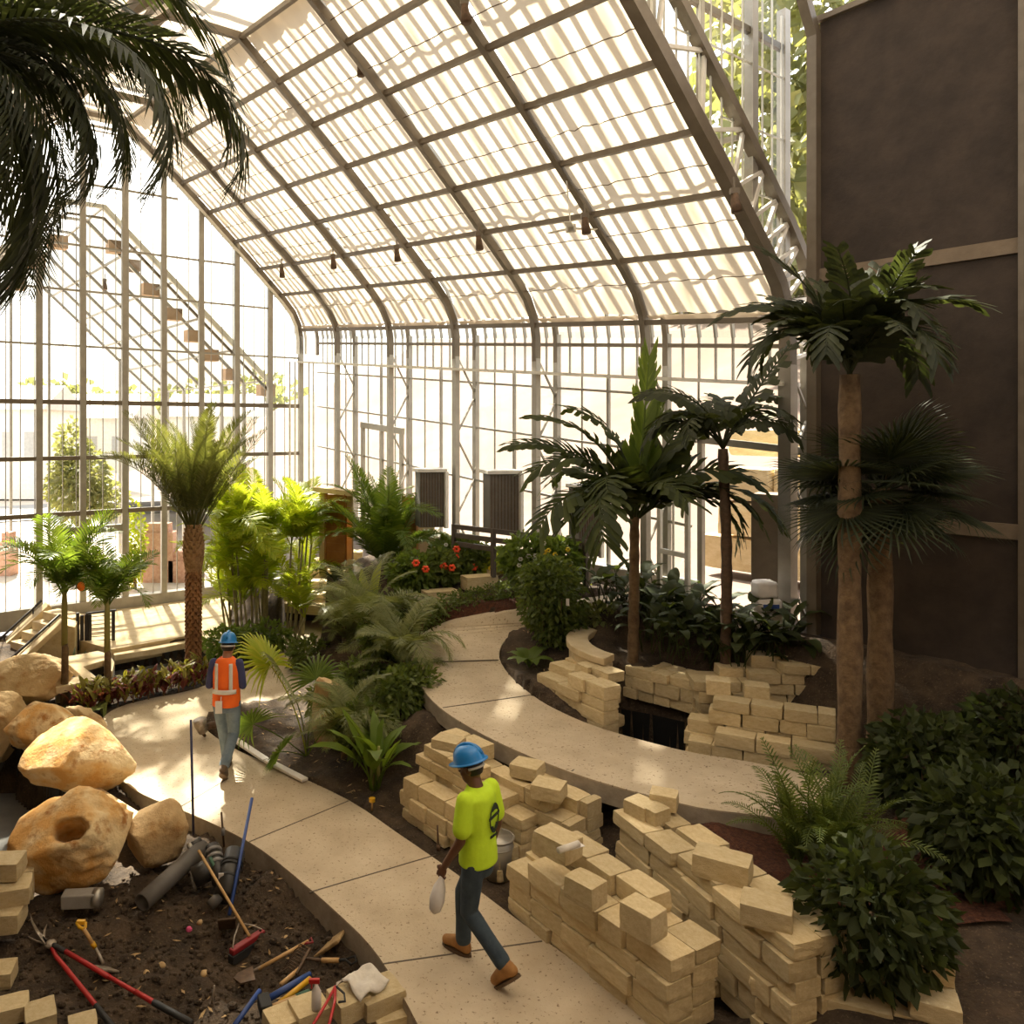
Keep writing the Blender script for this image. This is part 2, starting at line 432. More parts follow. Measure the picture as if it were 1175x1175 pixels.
# ---------------------------------------------------------------- far long wall
wall_far = empty('wall_back', B(6.5, -.3, 1.7, False), None, 'wall', None, 'structure')
FZ = 1.7     # floor level along that wall
def bz(s): return FZ + .0
for i, s in enumerate(RIB_S):
    if i == 0: continue
    wd = .11 if i < 6 else .17
    mb = MB(); mb.bar(B(s, 0, bz(s), False), B(s, 0, 6.25), wd, wd); mb.build('inner_column', M['alu'], wall_far)
    mb = MB(); mb.bar(B(s, -.52, bz(s), False), B(s, -.52, 6.7), wd * .9, wd * .9); mb.build('outer_column', M['alu'], wall_far)
    mb = MB(); z0 = FZ; top = 6.3 - TILT * s; n = 5
    for k in range(n):
        za, zb = z0 + (top - z0) * k / n, z0 + (top - z0) * (k + 1) / n
        a, b = (0, -.52) if k % 2 else (-.52, 0)
        mb.bar(B(s, a, za, False), B(s, b, zb, False), .03)
    mb.build('column_lacing', M['alu'], wall_far)
mb = MB(); mb.bar(B(0, -.1, 6.0), B(13.06, -.1, 6.0), .42, .05); mb.build('gutter_ledge', M['white'], wall_far)
mb = MB(); mb.bar(B(0, -.5, 6.52), B(13.06, -.5, 6.52), .05, .06); mb.build('upper_rail', M['steel'], wall_far)
for z in (5.25, 4.35, 3.3):
    mb = MB(); mb.bar(B(0, -.5, z + .5), B(11.3, -.5, z + .5), .04, .04); mb.build('wall_rail', M['alu'], wall_far)
mb = MB(); mb.bar(B(0, -.5, FZ + .12, False), B(11.45, -.5, FZ + .12, False), .2, .34); mb.build('wall_curb', M['grey_conc'], wall_far)
for k in range(6):
    a, b = RIB_S[k], RIB_S[k + 1]
    mb = MB(); n = 8
    for i in range(1, n): s = a + (b - a) * i / n; mb.bar(B(s, -.54, 6.0), B(s, -.54, 6.72), .03)
    n = 4
    for i in range(1, n):
        s = a + (b - a) * i / n
        if not (11.5 < s < 12.85): mb.bar(B(s, -.53, FZ, False), B(s, -.53, 6.0), .05 if i == 2 else .025)
    mb.build('mullion', M['alu'], wall_far)
    mb = MB(); e = .02; z0 = FZ
    if k < 5: mb.add([B(a + e, -.55, z0, False), B(b - e, -.55, z0, False), B(b - e, -.55, 6.75), B(a + e, -.55, 6.75)], [(0, 1, 2, 3)])
    else:
        mb.add([B(a + e, -.55, z0, False), B(11.5, -.55, z0, False), B(11.5, -.55, 6.75), B(a + e, -.55, 6.75)], [(0, 1, 2, 3)])
        mb.add([B(11.5, -.55, 5.15), B(b - e, -.55, 5.15), B(b - e, -.55, 6.75), B(11.5, -.55, 6.75)], [(0, 1, 2, 3)])
    mb.build('glass_pane', M['hazeglass'], wall_far)
mb = MB(); mb.bar(B(11.4, -.52, 5.12), B(13, -.52, 5.12), .08, .1); mb.bar(B(11.45, -.52, FZ, False), B(11.45, -.52, 5.12), .08); mb.build('door_head', M['alu'], wall_far)
# open white glazed door, hinged at the left jamb
door = empty('door_1', B(11.35, -.35, FZ, False), 'white framed glazed door standing open to the yard of stone blocks', 'door', None, 'structure')
da, db = D(757, 690, 11.9), D(789, 690, 11.35); dz0 = FZ + .03; dz1 = FZ + 2.15
def dpt(t, z): return Vector((da.x + (db.x - da.x) * t, da.y + (db.y - da.y) * t, z))
mb = MB()
for t in (0, 1): mb.bar(dpt(t, dz0), dpt(t, dz1), .06)
for z in (dz0 + .05, dz0 + .75, dz1 - .04): mb.bar(dpt(0, z), dpt(1, z), .05, .07)
mb.bar(dpt(.5, dz0), dpt(.5, dz1), .025); mb.build('door_frame', M['white'], door)
mb = MB(); mb.add([dpt(0, dz0), dpt(1, dz0), dpt(1, dz1), dpt(0, dz1)], [(0, 1, 2, 3)]); mb.build('pane', M['glass'], door)
# second, closed door bay in the glazing further back
d2 = empty('door_2', B(2.7, -.5, FZ, False), 'closed pale double door in the glazed wall behind the palms', 'door', None, 'structure')
mb = MB()
for s in (2.25, 3.05, 3.85): mb.bar(B(s, -.48, FZ, False), B(s, -.48, 4.55), .08)
mb.bar(B(2.2, -.48, 4.55), B(3.9, -.48, 4.55), .1, .14); mb.build('door_frame', M['alu'], d2)

# ---------------------------------------------------------------- glazed gable (left)
wall_left = empty('wall_left', B(0, 5, 0, False), None, 'wall', None, 'structure')
def GW(px):
    """w along the gable of this photo column"""
    k = (px - CX) / F; v = CN
    # (v.x - U2.x*w) = k*(v.y - U2.y*w)
    return (v.x - k * v.y) / (U2.x - k * U2.y)
gz = lambda w: 11.28 if 4.6 <= w <= WM - 4.6 else prof_z(min(w, WM - w) if min(w, WM - w) > 0 else 0)
gcols = [345, 310, 272, 231, 188, 143, 95, 45, -10, -70, -130]
for px in gcols:
    w = GW(px)
    if w > WM: continue
    mb = MB(); mb.bar(B(0, w, 0), B(0, w, gz(w) + .05), .13, .09, up=U1); mb.build('column', M['alu'], wall_left)
def rake(off, wd, hd, ds, name, m):
    mb = MB(); pts = roof_profile(off); mb.sweep([B(ds, w, z) for w, z in pts + mirror(pts)[::-1]], wd, hd, U1); mb.build(name, m, wall_left)
rake(-.12, .08, .06, .06, 'gable_rake', M['white']); rake(.14, .08, .05, .02, 'gable_rake', M['white'])
def gzy(py, px=160):
    d = B(0, GW(px), 0).y; return HC + (H0 - py) / F * d
for py, w1, th in ((143, 4.5, .04), (155, 4.5, .05), (160, 4.6, .03), (221, 3.3, .045), (290, 1.8, .045), (340, .8, .045), (401, .05, .045), (463, .05, .10), (524, .05, .09), (585, .05, .10)):
    z = gzy(py); mb = MB(); mb.bar(B(-.02, w1, z), B(-.02, WM - w1, z), th, th); mb.build('beam', M['alu'] if th < .06 else M['steel'], wall_left)
mb = MB(); w = .15
while w < WM:
    z1 = gz(w); mb.bar(B(-.06, w, .4), B(-.06, w, z1), .018); w += .287
mb.build('glazing_bars', M['alu'], wall_left)
pw = [GW(p) for p in gcols if GW(p) < WM] + [WM]
for a, b in zip(pw, pw[1:]):
    mb = MB(); n = 4; ws = [a + (b - a) * i / n for i in range(n + 1)]
    vs = [B(-.07, w, .4) for w in ws] + [B(-.07, w, gz(w) + .1) for w in ws]
    mb.add(vs, [(i, i + 1, n + 2 + i, n + 1 + i) for i in range(n)]); mb.build('glass_pane', M['glass'], wall_left)
mb = MB(); mb.bar(B(-.05, 0, .2), B(-.05, WM, .2), .25, .42); mb.build('wall_curb', M['grey_conc'], wall_left)
# header of the doorway in the gable
mb = MB(); wa, wb = GW(143), GW(60)
mb.bar(B(-.02, wa, gzy(604)), B(-.02, wb, gzy(604)), .1, .16); mb.build('door_header', M['alu'], wall_left)
# corner conduits
for k, px in enumerate((330, 336, 352, 357)):
    w = GW(px); mb = MB(); mb.tube([B(.12, w, 1.0), B(.12, w, 6.0)], .025); mb.build('conduit', M['white'], wall_left)

# ---------------------------------------------------------------- clerestory and taller nave on the right
clere = empty('wall_right', B(13.3, 2, 8, False), None, 'wall', None, 'structure')
TS = 13.0; EZ = 9.2
def HN(w): return EZ + .3 + min(w, WM - w) * .93 + .0
for px in (862, 899):
    q = D(px, 100, 1); k = (px - CX) / F
    # column at photo column px on the plane s = TS
    v = B(TS, 0, 0, False); w = (v.x - k * v.y) / (U2.x - k * U2.y)
    mb = MB(); mb.bar(B(TS, w, prof_z(max(w, .1)) - 1.2, False), B(TS, w, HN(max(w, 0)) + .2, False), .12); mb.build('column', M['alu'], clere)
for w in (0, .9, 1.8, 2.7, 3.6, 4.6):
    if w in (0, .9): continue
    mb = MB(); mb.bar(B(TS, w, prof_z(w) - 1.1, False), B(TS, w, HN(w), False), .07); mb.build('column', M['alu'], clere)
mb = MB()
for i in range(22):
    w = .1 + i * .22; mb.bar(B(TS + .03, w, prof_z(w) - 1.0, False), B(TS + .03, w, HN(w), False), .02)
for z in (7.2, 8.0, 8.8):
    we = max([q * .05 for q in range(90) if prof_z(q * .05) - .55 < z] + [.1])
    mb.bar(B(TS + .03, 0, z, False), B(TS + .03, we, z, False), .02)
mb.build('glazing_bars', M['white'], clere)
mb = MB(); ws = [0, .2, .6, 1.2, 2, 3, 4.6, 5.8, 7.4, 8.4, 9.2, 9.8, 10.2, 10.4]
vs = [B(TS + .05, w, prof_z(min(w, WM - w)) + .3 - TILT * 13, False) for w in ws] + [B(TS + .05, w, HN(w), False) for w in ws]; n = len(ws)
mb.add(vs, [(i, i + 1, n + i + 1, n + i) for i in range(n - 1)]); mb.build('glass_pane', M['hazeglass'], clere)
mb = MB(); mb.bar(B(TS, 0, EZ, False), B(TS, 2.2, EZ + .05, False), .06, .08); mb.build('eave_pipe', M['steel'], clere)
nave = empty('ceiling_nave', B(17, 5, 10, False), None, 'ceiling', None, 'structure')
for s in (13.4, 15.6, 17.8, 20.0):
    mb = MB(); mb.sweep([B(s, 0, FZ, False), B(s, 0, EZ, False), B(s, .3, EZ + .5, False), B(s, 5.2, HN(5.2), False), B(s, WM - .3, EZ + .5, False), B(s, WM, EZ, False)], .12, .14, U1); mb.build('rib', M['steel'], nave)
for s0, s1 in ((13.4, 15.6), (15.6, 17.8), (17.8, 20)):
    for side in (0, 1):
        f_ = (lambda w: WM - w) if side else (lambda w: w)
        mb = MB(); ws = [.1, .5, 1.5, 3, 5.2]
        vs = [B(s, f_(w), HN(w) + .05, False) for s in (s0 + .05, s1 - .05) for w in ws]
        mb.add(vs, [(j, j + 1, 5 + j + 1, 5 + j) for j in range(4)]); mb.build('shade_curtain', M['cloth'], nave)
    for w in (.0, 1.2, 2.4, 3.6):
        mb = MB(); mb.bar(B(s0, w, HN(w) - .1, False), B(s1, w, HN(w) - .1, False), .07); mb.build('purlin', M['steel'], nave)
wall_nave = empty('wall_nave', B(16, -.1, FZ, False), None, 'wall', None, 'structure')  # added solid wall, kept dark to dim the right end
for s0, s1 in ((13.45, 15.6), (15.6, 17.8)):
    mb = MB(); mb.bar(B(s0, -.2, 5.4, False), B(s1, -.2, 5.4, False), .3, 8.0); mb.build('brick_wall', M['dark_wall'], wall_nave)
    for z in (3.2, 6.2):
        mb = MB(); mb.bar(B(s0, -.04, z, False), B(s1, -.04, z, False), .06, .16); mb.build('string_course', M['masonry'], wall_nave)
# unseen masonry side behind the viewer, made solid to block light from there
mb = MB(); a, b = B(-.2, WM + .15, 0, False), B(21, WM + .15, 0, False)
mb.bar(a + Vector((0, 0, 3.2)), b + Vector((0, 0, 3.2)), .3, 8.4); struct(mb, 'wall_near', M['masonry'])
mb = MB(); mb.bar(B(20.5, -.3, 4.5, False), B(20.5, WM + .2, 4.5, False), .3, 12); struct(mb, 'wall_front', M['masonry'])
# ================================================================ GROUND
low_left = [(500, 1215), (455, 1130), (425, 1085), (390, 1050), (350, 1015), (300, 975), (255, 950), (205, 928), (165, 912), (138, 893), (122, 868), (112, 845), (116, 826), (135, 812), (170, 802), (215, 793), (245, 783), (285, 769), (312, 752), (322, 732), (326, 712)]
low_right = [(790, 1215), (680, 1120), (600, 1060), (520, 1000), (455, 955), (400, 918), (330, 885), (275, 862), (240, 840), (236, 826), (270, 813), (300, 808), (340, 797), (367, 762), (372, 735), (376, 712)]
LP = smooth_line([P(*p) for p in low_left], 3) + smooth_line([P(*p) for p in low_right], 3)[::-1]
up_near = [(960, 948, .75), (875, 936, .75), (800, 926, .75), (720, 906, .75), (655, 886, .75), (590, 860, .78), (540, 835, .8), (505, 812, .82), (485, 790, .85), (474, 765, .9), (472, 745, 1.0), (485, 727, 1.1), (515, 712, 1.22), (550, 704, 1.32), (590, 699, 1.42), (640, 690, 1.55), (700, 682, 1.62), (745, 672, 1.68)]
up_far = [(960, 895, .75), (860, 874, .75), (783, 861, .75), (691, 836, .75), (640, 815, .77), (610, 797, .8), (585, 775, .85), (573, 755, .95), (577, 738, 1.05), (595, 722, 1.18), (625, 712, 1.3), (660, 704, 1.45), (710, 697, 1.6), (750, 688, 1.68)]
UN = smooth_line([P(*p) for p in up_near], 3); UF = smooth_line([P(*p) for p in up_far], 3)
UPP = UN + UF[::-1]
mb = MB(); mb.prism(LP, 0, .26); lp = struct(mb, 'floor_lower_path', M['concrete'])
mb = MB(); mb.prism(UPP, 0, .2); up = struct(mb, 'floor_upper_path', M['concrete'])
# sealed joints across the slabs
def joint(par, a, b, w=.012):
    mb = MB(); mb.bar(a + Vector((0, 0, -.003)), b + Vector((0, 0, -.003)), w, .012); mb.build('joint', M['joint'], par)
for a, b in (((286, 966), (400, 919)), ((355, 1024), (500, 981)), ((440, 1106), (622, 1080)), ((205, 927), (262, 893))): joint(lp, P(*a), P(*b), .014)
for a, b in (((508, 812, .82), (612, 797, .8)), ((656, 885, .75), (711, 845, .75)), ((476, 760, .92), (572, 757, .95))): joint(up, P(*a), P(*b), .014)
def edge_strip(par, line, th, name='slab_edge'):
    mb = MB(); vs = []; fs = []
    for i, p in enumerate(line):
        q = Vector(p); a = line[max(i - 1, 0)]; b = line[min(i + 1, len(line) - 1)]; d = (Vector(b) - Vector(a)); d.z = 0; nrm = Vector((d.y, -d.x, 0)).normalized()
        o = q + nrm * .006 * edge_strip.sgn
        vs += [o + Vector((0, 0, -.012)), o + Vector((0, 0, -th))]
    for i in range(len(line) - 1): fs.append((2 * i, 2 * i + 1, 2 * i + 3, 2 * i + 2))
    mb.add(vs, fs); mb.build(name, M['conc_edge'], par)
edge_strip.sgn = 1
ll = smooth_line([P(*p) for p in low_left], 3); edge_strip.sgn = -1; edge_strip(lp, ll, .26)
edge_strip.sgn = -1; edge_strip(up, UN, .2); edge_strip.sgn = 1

# basins (dark, empty)
TA = [P(684, 842, .7), P(692, 797, .7), P(745, 806, .7), P(800, 818, .7), P(800, 866, .7), P(745, 852, .7)]
TB = [Vector((.98, 8.62, 0)), Vector((2.0, 8.0, 0)), Vector((1.93, 7.0, 0)), Vector((2.55, 5.3, 0)), Vector((2.2, 5.0, 0)), Vector((1.45, 7.0, 0))]
PITB = [P(-60, 842), P(18, 838), P(100, 905), P(135, 928), P(100, 955), P(20, 975), P(-90, 1000)]
POOL = [P(128, 752), P(216, 741), P(262, 743), P(262, 768), P(216, 778), P(160, 790), P(125, 785)]
ctrl = [ # soil heights: photo column, row, height
 (30, 1150, -.3), (150, 1100, -.36), (250, 1110, -.42), (330, 1080, -.36), (270, 1000, -.28), (180, 1000, -.26), (100, 1060, -.28), (320, 1010, -.12), (350, 1040, -.16), (390, 1080, -.2), (20, 1040, -.26), (230, 960, -.16), (120, 1010, -.28), (400, 1130, -.3), (300, 1140, -.4), (60, 1190, -.3), (250, 1190, -.36),
 (300, 850, -.03), (350, 880, -.04), (420, 915, -.05), (330, 812, .02), (380, 870, .06), (440, 900, .1), (420, 800, .35), (455, 760, .7), (460, 735, .9), (430, 720, .8), (400, 740, .4), (390, 770, .2), (460, 830, .5), (460, 930, -.05), (530, 990, -.06), (590, 1045, -.06), (480, 815, .7),
 (560, 690, 1.45), (520, 695, 1.35), (480, 710, 1.15), (600, 670, 1.65), (500, 665, 1.6), (560, 650, 1.7), (440, 680, 1.2), (430, 650, 1.6),
 (600, 765, .9), (630, 770, .95), (650, 740, 1.1), (630, 720, 1.22), (680, 715, 1.4),
 (730, 745, 1.2), (780, 750, 1.1), (850, 775, 1.15), (900, 772, 1.2), (950, 770, 1.25), (850, 850, .6), (905, 852, .6), (700, 700, 1.6), (820, 705, 1.45), (900, 720, 1.4), (950, 700, 1.6),
 (830, 870, .5), (900, 830, .55), (960, 815, .7), (830, 960, .6), (880, 1000, .55), (960, 960, .6), (960, 1040, .5), (1080, 900, .9), (1100, 1050, .5), (1050, 1150, .3), (900, 1100, .1), (800, 1150, -.2), (780, 1120, -.3),
 (30, 770, -.2), (60, 790, -.1), (90, 805, -.05), (150, 795, -.02), (220, 780, -.02), (280, 755, .0), (300, 735, .05), (250, 730, .1), (280, 715, .05), (150, 715, -.1), (200, 705, -.1), (110, 715, -.1), (240, 712, -.05), (60, 730, -.1), (0, 720, -.3), (0, 800, -.2), (310, 690, .15), (350, 690, .5), (385, 715, .35), (340, 650, 1.3), (380, 660, 1.2), (300, 665, .7), (250, 695, .0)]
CP = np.array([list(P(*c)) for c in ctrl])
def soil_z(x, y):
    d2 = (CP[:, 0] - x) ** 2 + (CP[:, 1] - y) ** 2 + .02
    w = d2 ** -1.7
    return float((w * CP[:, 2]).sum() / w.sum())
def path_z(x, y):
    if pip(x, y, LP): return 0.0
    if pip(x, y, UPP):
        b = min(UPP, key=lambda p: (p.x - x) ** 2 + (p.y - y) ** 2); return b.z
    return None
def ground(x, y):
    if pip(x, y, TA) or pip(x, y, TB): return -1.05
    if pip(x, y, PITB): return -.95
    if pip(x, y, POOL): return -.36
    s, w = toB((x, y))
    z = soil_z(x, y)
    if w < .9: z = z + (FZ - z) * min(1, (.9 - w) / .6) * max(0, min(1, (s - 1.5) / 3))
    pz_ = path_z(x, y)
    if pz_ is not None: return min(z, pz_ - .17) if pz_ > .1 else pz_ - .2
    n = noise.noise(Vector((x * 2.3, y * 2.3, 0))) * .06 + noise.noise(Vector((x * 6, y * 6, 3))) * .045 + noise.noise(Vector((x * 15, y * 15, 9))) * .022
    if y < 9.2 and x < .3: n *= 1.5
    else: n *= .6
    return z + n
x0, x1, y0, y1 = -9.6, 8.0, 1.0, 23.0
step = .07
nx, ny = int((x1 - x0) / step), int((y1 - y0) / step)
vs = []; fs = []; idx = {}
for j in range(ny + 1):
    for i in range(nx + 1):
        x, y = x0 + i * step, y0 + j * step; s, w = toB((x, y))
        if s < -.05 or w < -.55 or w > WM + .1: continue
        if abs(x) / y > 1.0 and y > 3.5 and x < 0: continue
        idx[(i, j)] = len(vs); vs.append((x, y, ground(x, y)))
for (i, j) in list(idx):
    q = [(i, j), (i + 1, j), (i + 1, j + 1), (i, j + 1)]
    if all(k in idx for k in q): fs.append(tuple(idx[k] for k in q))
mb = MB(); mb.add(vs, fs); struct(mb, 'floor', M['soil'], smooth=True)
def G(px, py):
    """point of the soil seen at this place of the photograph"""
    z = 0
    for _ in range(12):
        p = P(px, py, z); z = soil_z(p.x, p.y)
        q = path_z(p.x, p.y)
        if q is not None: z = q
    return P(px, py, z)
# dark lined basins
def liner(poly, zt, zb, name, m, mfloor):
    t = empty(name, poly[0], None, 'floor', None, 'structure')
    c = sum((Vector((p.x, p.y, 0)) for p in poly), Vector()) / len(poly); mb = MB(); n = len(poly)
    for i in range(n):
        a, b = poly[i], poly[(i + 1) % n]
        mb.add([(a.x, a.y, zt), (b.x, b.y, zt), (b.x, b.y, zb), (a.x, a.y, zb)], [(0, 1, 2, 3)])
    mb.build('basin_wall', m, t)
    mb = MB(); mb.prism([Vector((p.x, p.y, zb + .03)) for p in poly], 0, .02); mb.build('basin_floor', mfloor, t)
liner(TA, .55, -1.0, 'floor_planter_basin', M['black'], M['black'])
liner(TB, -.1, -1.0, 'floor_trench', M['black'], M['black'])  # black lining put in to paint the shade of the unlit trench
liner(PITB, -.02, -.9, 'floor_tank', M['tank'], M['poolfloor'])
liner(POOL, .0, -.32, 'floor_pool', M['tank'], M['poolfloor'])
# mulch, turf and gravel beds laid on the soil
def bed(poly, name, m, lift=.03, dens=.16):
    xs = [p.x for p in poly]; ys = [p.y for p in poly]; mb = MB(); vs = []; fs = []; idx = {}
    nx, ny = int((max(xs) - min(xs)) / dens) + 1, int((max(ys) - min(ys)) / dens) + 1
    for j in range(ny + 1):
        for i in range(nx + 1):
            x, y = min(xs) + i * dens, min(ys) + j * dens
            if pip(x, y, poly): idx[(i, j)] = len(vs); vs.append((x, y, ground(x, y) + lift))
    for (i, j) in list(idx):
        q = [(i, j), (i + 1, j), (i + 1, j + 1), (i, j + 1)]
        if all(k in idx for k in q): fs.append(tuple(idx[k] for k in q))
    mb.add(vs, fs); return struct(mb, name, m, smooth=True)
bed([P(735, 915, .6), P(930, 935, .6), P(1175, 960, .6), P(1175, 1080, .5), P(920, 1060, .5), P(850, 1010, .55), P(780, 960, .6)], 'floor_mulch_bed', M['mulch'], .04)
bed([P(470, 742, 1.0), P(520, 712, 1.25), P(600, 697, 1.5), P(600, 680, 1.6), P(500, 696, 1.3), P(455, 735, 1.0)], 'floor_mulch_edge', M['mulch'], .06, .1)
bed([P(92, 830), P(114, 829), P(134, 812), P(170, 802), P(243, 784), P(243, 777), P(165, 794), P(120, 805)], 'floor_turf_strip', M['grass'], .15, .05)
# terrace slab, pool coping and planter walls at the left
t = empty('floor_terrace', P(160, 715, .02), None, 'floor', None, 'structure')
ter = [P(128, 745, .17), P(218, 729, .17), P(262, 737, .17), P(262, 712, .17), B(.1, 1.9, .17, False), B(.1, 6.0, .17, False), P(60, 726, .17)]
mb = MB(); mb.prism(ter, 0, .3); mb.build('slab', M['pale_stone'], t)
cop = empty('floor_coping', P(110, 760, .1), None, 'floor', None, 'structure')
def ribbon(pts, wd, th, name, m, par, sm=3):
    line = smooth_line(pts, sm); lo, ro = [], []
    for i, p in enumerate(line):
        d = line[min(i + 1, len(line) - 1)] - line[max(i - 1, 0)]; d.z = 0; nn = Vector((d.y, -d.x, 0)).normalized()
        lo.append(p + nn * wd / 2); ro.append(p - nn * wd / 2)
    mb = MB(); mb.prism(lo + ro[::-1], 0, th); return bevel(mb.build(name, m, par), .02)
zig = [(76.6, 753.2), (95, 750), (112.3, 746.8), (125, 750.6), (131.5, 759.6), (129, 769.8), (122.5, 771.6), (125, 763.4), (119, 757.5), (95.7, 764.7), (109.8, 776.2), (108.5, 780), (63.8, 789), (63.3, 782.5), (93.2, 774.9), (80.4, 763.4), (69, 760.8)]
mb = MB(); mb.prism([P(x, y, .3) for x, y in zig], 0, .11); bevel(mb.build('coping', M['pale_stone'], cop), .015)
cz_ = sum((P(x, y, .19) for x, y in zig), Vector()) / len(zig)
mb = MB(); mb.prism([P(x, y, .192) for x, y in zig], 0, .75); mb.build('coping_wall', M['grey_conc'], cop)
ribbon([P(130, 750, .1), P(170, 744, .1), P(216, 736, .1), P(250, 738, .1), P(264, 748, .1)], .2, .12, 'pool_edge', M['pale_stone'], cop)
for px in (139, 190):
    mb = MB(); c = P(px, 757 if px < 150 else 749, -.15); mb.tube([c + Vector((0, .12, 0)), c + Vector((0, -.02, 0))], .11, 16)
    tag(mb.build('pool_lamp', M['box_wood'], smooth=False), 'round underwater lamp on the dark pool wall, ' + ('nearer the curved coping' if px < 150 else 'nearer the date palm trunk'), 'lamp', 'round lamps in the pool wall')
tk = empty('floor_tank_coping', P(100, 900, .05), None, 'floor', None, 'structure')
ribbon([P(14, 830, .06), P(60, 868, .06), P(105, 905, .06), P(172, 948, .06)], .2, .14, 'coping', M['pale_stone'], tk, 2)
mb = MB(); mb.bar(P(22, 870, -.9), P(22, 842, .0), .45, .3); mb.build('dark_pier', M['black'], tk)
# stair flanks and railings
def DZ(px, py, d): return D(px, py, d)
st = empty('stair_flank', D(50, 740, 15), 'stone clad sloping stair wall with pale coping and black handrail beside the pool', 'stairs')
def flank(pts, depth, th, name, m, zb):
    mb = MB(); top = [D(px, py, depth + dd) for px, py, dd in pts]
    for a, b in zip(top, top[1:]):
        o = Vector((-.15, th, 0))
        vs = [a, b, b + o, a + o] + [Vector((q.x, q.y, zb)) for q in (a, b, b + o, a + o)]
        mb.add(vs, [(0, 1, 2, 3), (0, 4, 5, 1), (1, 5, 6, 2), (2, 6, 7, 3), (3, 7, 4, 0)])
    return mb.build(name, m, st)
flank([(-40, 818, -.4), (70, 717, .6)], 14.6, .3, 'stone_wall', M['stone'], -.6)
flank([(70, 716, .6), (86, 720, .5)], 14.6, .5, 'stone_wall', M['stone'], -.6)
flank([(-40, 786, -.3), (56, 699, .6)], 16.4, .3, 'stone_wall', M['stone'], -.6)
mb = MB(); a, b = D(-40, 814, 14.2), D(72, 712, 15.2); mb.bar(a, b, .34, .1); bevel(mb.build('coping', M['pale_stone'], st))
mb = MB(); a, b = D(-40, 781, 16.1), D(56, 694, 17); mb.bar(a, b, .36, .1); bevel(mb.build('coping', M['pale_stone'], st))
mb = MB(); a, b = D(-40, 800, 15.2), D(64, 704, 16.0)
for i in range(9): q = a.lerp(b, i / 8); mb.box(q + Vector((.1, .2, -.12)), (1.0, .34, .16), R(-35))
mb.build('stair_treads', M['pale_stone'], st)
for (p, q, d0, d1) in (((-40, 803), (69, 705), 14.3, 15.3), ((-40, 770), (48, 689), 16.2, 17)):
    mb = MB(); a, b = D(*p, d0), D(*q, d1); mb.tube([a, b], .026, 8)
    for f in (.12, .5, .88): c = a.lerp(b, f); mb.tube([c, c + Vector((0, .02, -.2))], .016, 6)
    mb.build('handrail', M['iron'], st, True)
rl = empty('cable_railing', D(96, 748, 15.4), 'black post and cable railing at the terrace edge behind the two small palms', 'railing')
tops = [(89, 703, 746), (94, 706, 747), (99, 705, 746), (103, 705, 746), (130, 701, 741)]
for px, ya, yb in tops:
    mb = MB(); mb.bar(D(px, yb, 15.6), D(px, ya, 15.6), .055); mb.build('post', M['iron'], rl)
for i in range(8):
    mb = MB(); y = 708 + i * 4.6; mb.tube([D(103, y, 15.6), D(130, y - 2.5, 15.6)], .008, 5); mb.build('cable', M['rust'], rl)
mb = MB(); mb.bar(D(99, 704, 15.6), D(133, 700, 15.6), .05, .03); mb.build('top_rail', M['iron'], rl)

# ================================================================ BOULDERS
def boulder(name, c, size, rz, m, label, seed, cuts=7, hole=None, rough=.09, sub=5):
    import bmesh
    bm = bmesh.new(); bmesh.ops.create_icosphere(bm, subdivisions=sub, radius=1)
    rr = random.Random(seed); planes = []
    for _ in range(cuts):
        n = Vector((rr.uniform(-1, 1), rr.uniform(-1, 1), rr.uniform(-.7, 1))).normalized(); planes.append((n, rr.uniform(.58, .86)))
    for v in bm.verts:
        p = v.co.copy(); o = Vector((seed * 3.1, seed * 1.7, 0))
        p *= 1 + .22 * noise.noise(p * 1.1 + o) + rough * noise.noise(p * 2.9 + o) + rough * .55 * noise.noise(p * 6.5 + o) + rough * .3 * noise.noise(p * 14 + o)
        for n, d in planes:
            e = p.dot(n) - d
            if e > 0: p -= n * e * .82
        if hole:
            ax, rad, dep = hole; ax = ax.normalized(); q = p - ax * p.dot(ax); r = q.length
            if p.dot(ax) > 0 and r < rad * 1.25:
                k = 1 - max(0, min(1, (r - rad * .8) / (rad * .45))); p -= ax * dep * k * k * (3 - 2 * k)
        v.co = Vector((p.x * size[0], p.y * size[1], p.z * size[2]))
    bm.transform(Matrix.Rotation(rz, 4, 'Z')); me = bpy.data.meshes.new(name); bm.to_mesh(me); bm.free()
    me.polygons.foreach_set('use_smooth', [True] * len(me.polygons)); me.materials.append(m)
    o = bpy.data.objects.new(name, me); COL.objects.link(o); o.location = c
    return tag(o, label, 'boulder', 'ochre boulders round the tank')
boulder('boulder', P(95, 868, .36), (.71, .55, .41), R(-12), M['boulder'], 'big flat-topped golden boulder lying across the tank coping, its top in sun', 3, 16, rough=.07)
boulder('boulder', P(84, 962, .2), (.70, .46, .43), R(10), M['boulder'], 'large ochre boulder with a round hole worn through its face', 8, 9, (Vector((.06, -.80, .62)), .2, .9), .12)
boulder('boulder', P(178, 952, .12), (.33, .30, .35), R(30), M['boulder_pale'], 'small rounded boulder at the pit edge right of the holed boulder', 12, 8, rough=.07)
boulder('boulder', P(52, 832, .3), (.62, .42, .36), R(-25), M['boulder'], 'sunlit boulder with pale top just behind the big flat-topped boulder', 17, 7)
boulder('boulder', P(30, 782, .28), (.75, .5, .42), R(-5), M['boulder_pale'], 'broad pale tan boulder at the foot of the stone stair wall', 21, 6)
boulder('boulder', P(95, 826, .1), (.5, .22, .2), R(-38), M['boulder_pale'], 'low tan rock slab between the small palm trunks and the sunlit boulder', 25, 7)
